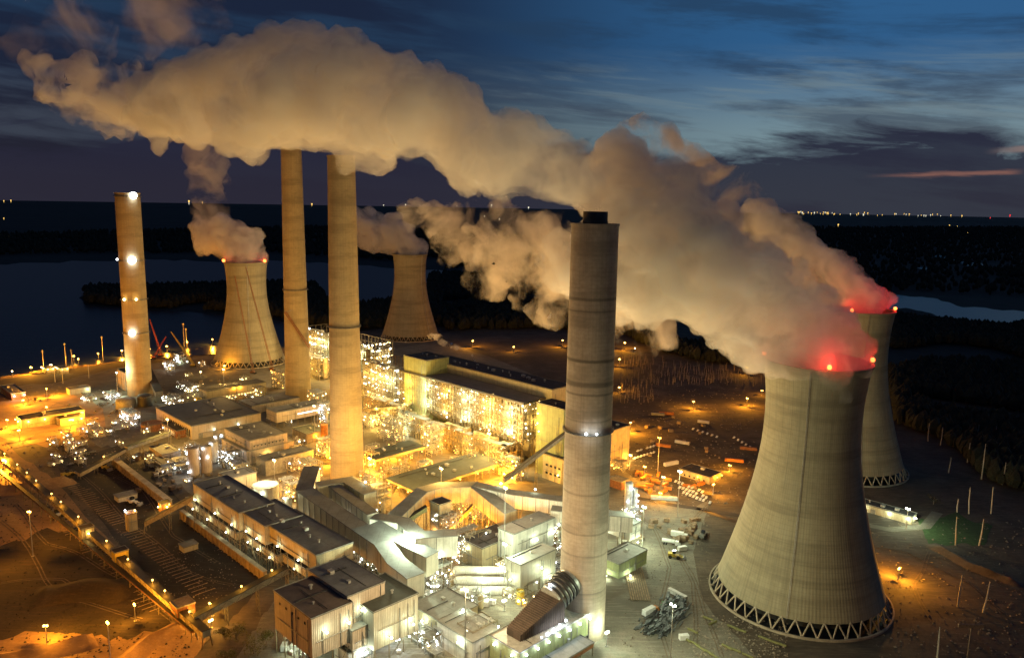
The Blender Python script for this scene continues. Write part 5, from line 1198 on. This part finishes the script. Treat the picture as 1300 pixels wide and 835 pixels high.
far('red mast lamp on the far right skyline',[(986,271),(1256,273),(1282,276),(1257,278)],'red',.9,'red mast lamps on the skyline')
far('lone lamp scattered in the dark country beyond the river',[(1205,289),(1228,298),(1215,289),(1207,275),(1221,276),(1064,288),(1266,272)],'amb',.8,'scattered country lamps, right')
far('lone lamp scattered in the dark country beyond the lake',[(5,257),(14,257),(32,249),(98,249),(5,279),(4,306),(121,297),(257,259),(240,259),(396,262)],'amb',1.0,'scattered country lamps, left')
far('white lamp in the dark country under the huge plume',[(487,262),(515,262),(531,260),(580,263),(624,263),(615,276),(671,266),(634,280),(240,260),(916,272),(571,273)],'led',.8,'country lamps beneath the plume')

# ------------------------------------------------------------------ small plant crowding every gap
rnd=random.Random(77)
def crowd(lab,group,rects,n,kinds,seed,h,cat='pipe frame'):
    r0_=None
    for i in range(n):
        x0,x1,y0,y1=rnd.choice(rects);p=g(rnd.uniform(x0,x1),rnd.uniform(y0,y1),0)
        if i<3:
            o=rack(lab,(400,600),rnd.uniform(7,14),rnd.uniform(6,10),rnd.uniform(*h),seed+i,kinds,3,0,'small_pipe_frame',cat,group,True,.5,0)
            r0_=(r0_ or [])+[o]
        else: o=dup(rnd.choice(r0_),(0,0,0))
        o.location=p;o.rotation_euler=(0,0,GR+rnd.choice([0,0,math.pi/2,math.pi]));s_=rnd.uniform(.7,1.2);o.scale=(s_,s_,s_)
crowd('small pipe frame crowding the dim west yard','small pipe frames in the west yard',[(115,225,505,560),(130,215,560,590),(200,260,560,625),(60,120,555,590)],42,('amb','cool'),5,(4,8))
crowd('small pipe frame in the gaps between the shops and the golden chimneys','small pipe frames between the shops',[(215,330,500,515),(225,345,455,500),(270,420,560,600),(330,420,525,545),(300,390,590,625)],46,('amb','led'),15,(5,11))
crowd('small glittering pipe frame on the white-lit process yard','small pipe frames on the process yard',[(450,560,700,790),(480,600,760,835),(560,700,740,780),(640,720,690,730)],40,('led','cool'),25,(4,10))
crowd('small pipe frame under the blazing boiler house frames','small pipe frames at the boiler house foot',[(455,560,545,585),(540,660,570,605),(465,520,590,620)],34,('amb','sod'),35,(6,14))
# ------------------------------------------------------------------ steam
def steam_mat(name,dens,c=(.9,.86,.82),surf=.0,het=0.,nscale=.02,lo=.42,hi=.62):
    m=bpy.data.materials.new(name);m.use_nodes=True;nt=m.node_tree;k=NT(nt);nt.nodes.remove(nt.nodes['Principled BSDF'])
    out=nt.nodes['Material Output'];v=k.n('ShaderNodeVolumePrincipled');v.inputs['Color'].default_value=(*c,1);v.inputs['Density'].default_value=dens;v.inputs['Anisotropy'].default_value=.0
    k.l(v.outputs[0],out.inputs['Volume'])
    if het:
        tc=k.n('ShaderNodeTexCoord').outputs['Object'];nz=k.noise(tc,nscale,5,.62,.6);k.l(k.math('MULTIPLY',k.step(nz,lo,hi,0 if het==1 else het,1),dens),v.inputs['Density'])
    else: m.cycles.homogeneous_volume=True
    if surf:
        tr=k.n('ShaderNodeBsdfTransparent');d=k.n('ShaderNodeBsdfDiffuse');d.inputs['Color'].default_value=(*c,1);tl=k.n('ShaderNodeBsdfTranslucent');tl.inputs['Color'].default_value=(*c,1)
        m1=k.n('ShaderNodeMixShader');m1.inputs[0].default_value=.45;k.l(d.outputs[0],m1.inputs[1]);k.l(tl.outputs[0],m1.inputs[2])
        lw=k.n('ShaderNodeLayerWeight');lw.inputs[0].default_value=.5
        fc=k.math('MULTIPLY',k.step(lw.outputs['Facing'],.95,.35),surf);m2=k.n('ShaderNodeMixShader');k.l(fc,m2.inputs[0]);k.l(tr.outputs[0],m2.inputs[1]);k.l(m1.outputs[0],m2.inputs[2]);k.l(m2.outputs[0],out.inputs['Surface'])
    return m
def tex(kind,size,**kw):
    t=bpy.data.textures.new('steam_relief',kind);t.noise_scale=size
    for a,b in kw.items(): setattr(t,a,b)
    return t
def plume(name,label,path,m,seed=1,n=14,vox=4.,disp=((45,24),(18,10),(7,4)),y0=None,wind=(-1,.5),origin=None,mouth=None,cluster=3,tight=.72):
    """path: (px,py,r_px) down the wind; each point lies in the vertical plane through the vent along the wind"""
    rnd=random.Random(seed);wx,wy=wind;P=[]
    for q in path:
        px,py,r=q[:3];d=ray(px,py)
        if len(q)>3: y=q[3];t_=y/d.y
        else:   # meet of the view ray's plan direction with the wind line
            a=d.x/d.y;s=(a*origin[1]-origin[0])/(wx-a*wy);y=origin[1]+wy*s
        c=at(px,py,y);P.append((c,r*y/FOC))
    mb=MB()
    for (a,ra),(b,rb) in zip(P,P[1:]):
        L=(b-a).length;k_=max(2,int(L/(min(ra,rb)*.55)))
        for i in range(k_):
            f=i/k_;c=a.lerp(b,f);r=ra+(rb-ra)*f
            mb.ball(c,r*tight,10)
            for j in range(cluster):
                d=Vector((rnd.gauss(0,1),rnd.gauss(0,1),rnd.gauss(0,1))).normalized();rr=r*rnd.uniform(.3,.62)
                mb.ball(c+d*(r-rr)*rnd.uniform(.75,1.08),rr,8)
    if mouth:
        c,rr=mouth
        for i in range(9):
            a=i*2*math.pi/8;q=.56 if i<8 else 0;mb.ball((c.x+rr*q*math.cos(a),c.y+rr*q*math.sin(a),TOP+rr*.30),rr*.42,10)
    o=mb.build(name,m);tag(o,label,None,None,'stuff')
    md=o.modifiers.new('r','REMESH');md.mode='VOXEL';md.voxel_size=vox;md.use_smooth_shade=True
    sm=o.modifiers.new('s','SMOOTH');sm.factor=.5;sm.iterations=4
    for i,(sz,st) in enumerate(disp):
        dm=o.modifiers.new('d%d'%i,'DISPLACE');dm.strength=st;dm.mid_level=.5;dm.texture_coords='LOCAL'
        dm.texture=tex('CLOUDS',sz,noise_depth=2) if i%2==0 else tex('VORONOI',sz,distance_metric='DISTANCE')
        if i%2: dm.strength=-st;dm.mid_level=.4
    return o
ST1=steam_mat('chimney_steam',.075,(1,.985,.95),.10,.06,.032,.40,.60)
ST2=steam_mat('tower_steam',.09,(1,.97,.93),.10,.08,.036,.40,.60)
ST3=steam_mat('thin_steam',.05,(.95,.9,.85),0,1,.022,.46,.62)
ST4=steam_mat('faint_steam',.02,(.9,.85,.85),0,1,.014,.50,.68)
ST5=steam_mat('loose_steam',.022,(.95,.9,.87),0,1,.02,.44,.62)
o1=(47,442);o2=(198,481);o3=(383,749);o4=(-436,1235);o5=(-198,1477)
plume('steam_plume','huge cream plume streaming from the nearest chimney across the sky',
  [(758,262,15),(757,262,18),(752,242,28),(732,226,44),(700,210,60),(650,188,74),(600,166,76),(560,152,82),(500,142,90),(450,132,98),(400,120,106),(350,114,104),(300,118,90),(250,132,70),(215,134,56),(190,134,44)],ST1,3,vox=3.0,origin=o1)
ST1b=steam_mat('ragged_steam',.07,(1,.985,.95),0,1,.024,.45,.60)
plume('steam_wisps','ragged torn tail at the far end of the huge plume',
  [(215,130,66),(170,122,58),(130,118,52),(95,112,46),(62,96,40),(40,78,26)],ST1b,21,vox=4.,origin=o1,disp=((45,40),(18,16),(8,7)),cluster=4)
plume('steam_plume','broad pinkish plume pouring from the largest cooling tower',
  [(1046,462,60),(1032,445,78),(990,416,88),(940,382,100),(890,345,112),(840,305,108),(805,272,86),(782,228,60),(766,194,36)],ST2,5,vox=3.0,mouth=(p1,35),origin=o2,disp=((40,22),(16,9),(6,3.5)))
plume('steam_plume','pale lobe of steam curling out left of the nearest chimney',
  [(790,360,60),(740,345,56),(712,330,40),(700,318,24)],ST2,15,vox=3.0,origin=o2,disp=((40,22),(16,9),(6,3.5)))
plume('steam_plume','plume from the half hidden cooling tower, pink at its root',
  [(1086,382,50),(1055,356,50),(1028,334,48),(1000,312,44),(970,288,40),(945,268,28)],ST2,6,vox=4.,mouth=(p2,35),origin=o3,disp=((40,20),(16,9),(7,4)))
plume('steam_plume','reddish brown plume over the lakeside cooling tower',
  [(318,326,24),(310,308,34),(292,296,38),(268,296,34),(248,306,22)],ST2,7,vox=6.,mouth=(p3,38),origin=o4,disp=((60,30),(24,14),(9,5)))
plume('steam_plume','small pinkish plume over the brown cooling tower behind the boiler frames',
  [(522,322,20),(508,304,30),(485,298,34),(462,290,32),(438,278,22)],ST2,8,vox=6.,mouth=(p4,38),origin=o5,disp=((60,30),(24,14),(9,5)))
plume('steam_wisps','torn grey wisps of steam drifting beneath the huge plume',
  [(535,275,40,900),(560,290,46,880),(600,300,50,850),(640,315,66,800),(690,330,74,760),(740,360,72,720),(790,395,58,700),(850,435,34,680)],ST3,9,vox=5.,disp=((50,44),(20,18),(9,8)),cluster=4)
plume('steam_wisps','brownish loose steam rising behind the broad plume toward the dark cloud bank',
  [(800,170,30,900),(850,200,46,880),(900,225,48,860),(940,250,40,840),(900,290,40,840)],ST3,10,vox=7.,disp=((50,30),(20,12)),cluster=3)
plume('steam_wisps','faint high steam above the huge plume in the dark corner',
  [(20,70,40,800),(70,45,50,800),(120,25,56,800),(180,25,64,800),(235,15,60,800),(290,25,50,800)],ST4,11,vox=8.,disp=((60,50),(25,20)),cluster=3)
plume('steam_wisps','faint brown trail rising from the lakeside tower steam to the huge plume',
  [(270,270,26,1230),(262,240,30,1200),(262,205,38,1150),(250,180,36,1100)],ST5,12,vox=7.,disp=((50,30),(20,12)),cluster=3)
STV=steam_mat('vent_steam',.16,(1,.96,.92),0,1,.07,.42,.6)
for lab,pa in [('puff of white vent steam trailing over the turbine hall roof',[(665,478,2),(650,476,3),(632,474,4),(615,470,4),(604,462,3),(598,450,2)]),('pinkish vent steam over the yellow-green block',[(590,443,2),(578,440,4),(566,435,5),(552,428,6),(545,424,4)])]:
    plume('vent_steam',lab,[(a,b,c*1.3,880) for a,b,c in pa],STV,13,vox=1.2,disp=((14,9),(5,4),(3,2)),cluster=4)
# masts added among the blocks to flood plant and steam with light
def mast(P,h,kind,pw,label,r=1.0,name='added_fill_mast'):
    p=g(*P,0);t=thing(name,label,'light mast',(p.x,p.y,0),GR)
    mb=MB();mb.tube((0,0,0),(0,0,h),.4,.18,8);mb.build('pole',M_galv,t)
    mb=MB();mb.box(-1.6,-.15,h-.1,1.6,.15,h+.15);hd=mb.build('crossarm',M_galv,t)
    for x in(-1.3,1.3):
        mb=MB();mb.ball((x,0,h+.7),r*.7,6);mb.build('lamp',GL[kind],hd)
    light(t,(0,0,h+2),kind,pw,1.5);return t
# ------------------------------------------------------------------ high masts added to light the plant and the steam above it
WARM=(1,.555,.115);LC['pale']=(1,.72,.36);GL['pale']=GL['amb'];LC['warm']=WARM;GL['warm']=GL['amb']
for P,h,kd,pw,lab in [
 ((560,655),42,'warm',319200,'tall added fill-light mast behind the white bent duct, amber head'),
 ((470,640),42,'warm',285600,'tall added fill-light mast near the foot of the front golden chimney'),
 ((350,640),40,'pale',218400,'tall added fill-light mast rising behind the coal galleries'),
 ((620,600),40,'warm',285600,'tall added fill-light mast beside the wide open hall roof'),
 ((400,560),40,'warm',252000,'tall added fill-light mast between the office block and the golden chimney'),
 ((215,575),36,'warm',201600,'tall added fill-light mast behind the slate-roofed shop'),
 ((520,745),36,'led',180000,'tall added white fill-light mast right of the unloading house'),
 ((640,750),34,'led',120000,'tall added white fill-light mast left of the brown ribbed duct'),
 ((815,700),36,'led',105000,'added white fill-light mast at the yard edge right of the nearest chimney'),
 ((835,600),36,'sod',80000,'added orange fill-light mast among the parked trucks'),
 ((150,505),34,'led',90000,'added white fill-light mast in the yard left of the lakeside chimney'),
 ((285,500),34,'warm',123200,'added amber fill-light mast before the lakeside cooling tower'),
 ((443,478),100,'pale',436800,'very tall added amber fill-light mast standing behind the front golden chimney'),

 ((590,890),64,'pale',400000,'added white fill-light mast on the near yard below the pale flat roof'),
 ((850,850),40,'led',110000,'added white fill-light mast by the scrap pile'),
 ((860,655),40,'led',130000,'added white fill-light mast by the gravel track left of the largest tower'),
 ((1150,672),18,'led',45000,'short added white fill-light mast by the long low hall'),
 ((1010,960),34,'warm',84000,'added unseen amber fill-light mast on the near side of the largest tower'),
 ((640,722),62,'pale',170000,'tallest added white fill-light mast, among the drums and the absorber hall'),
 ]: mast(P,h,kd,pw,lab)
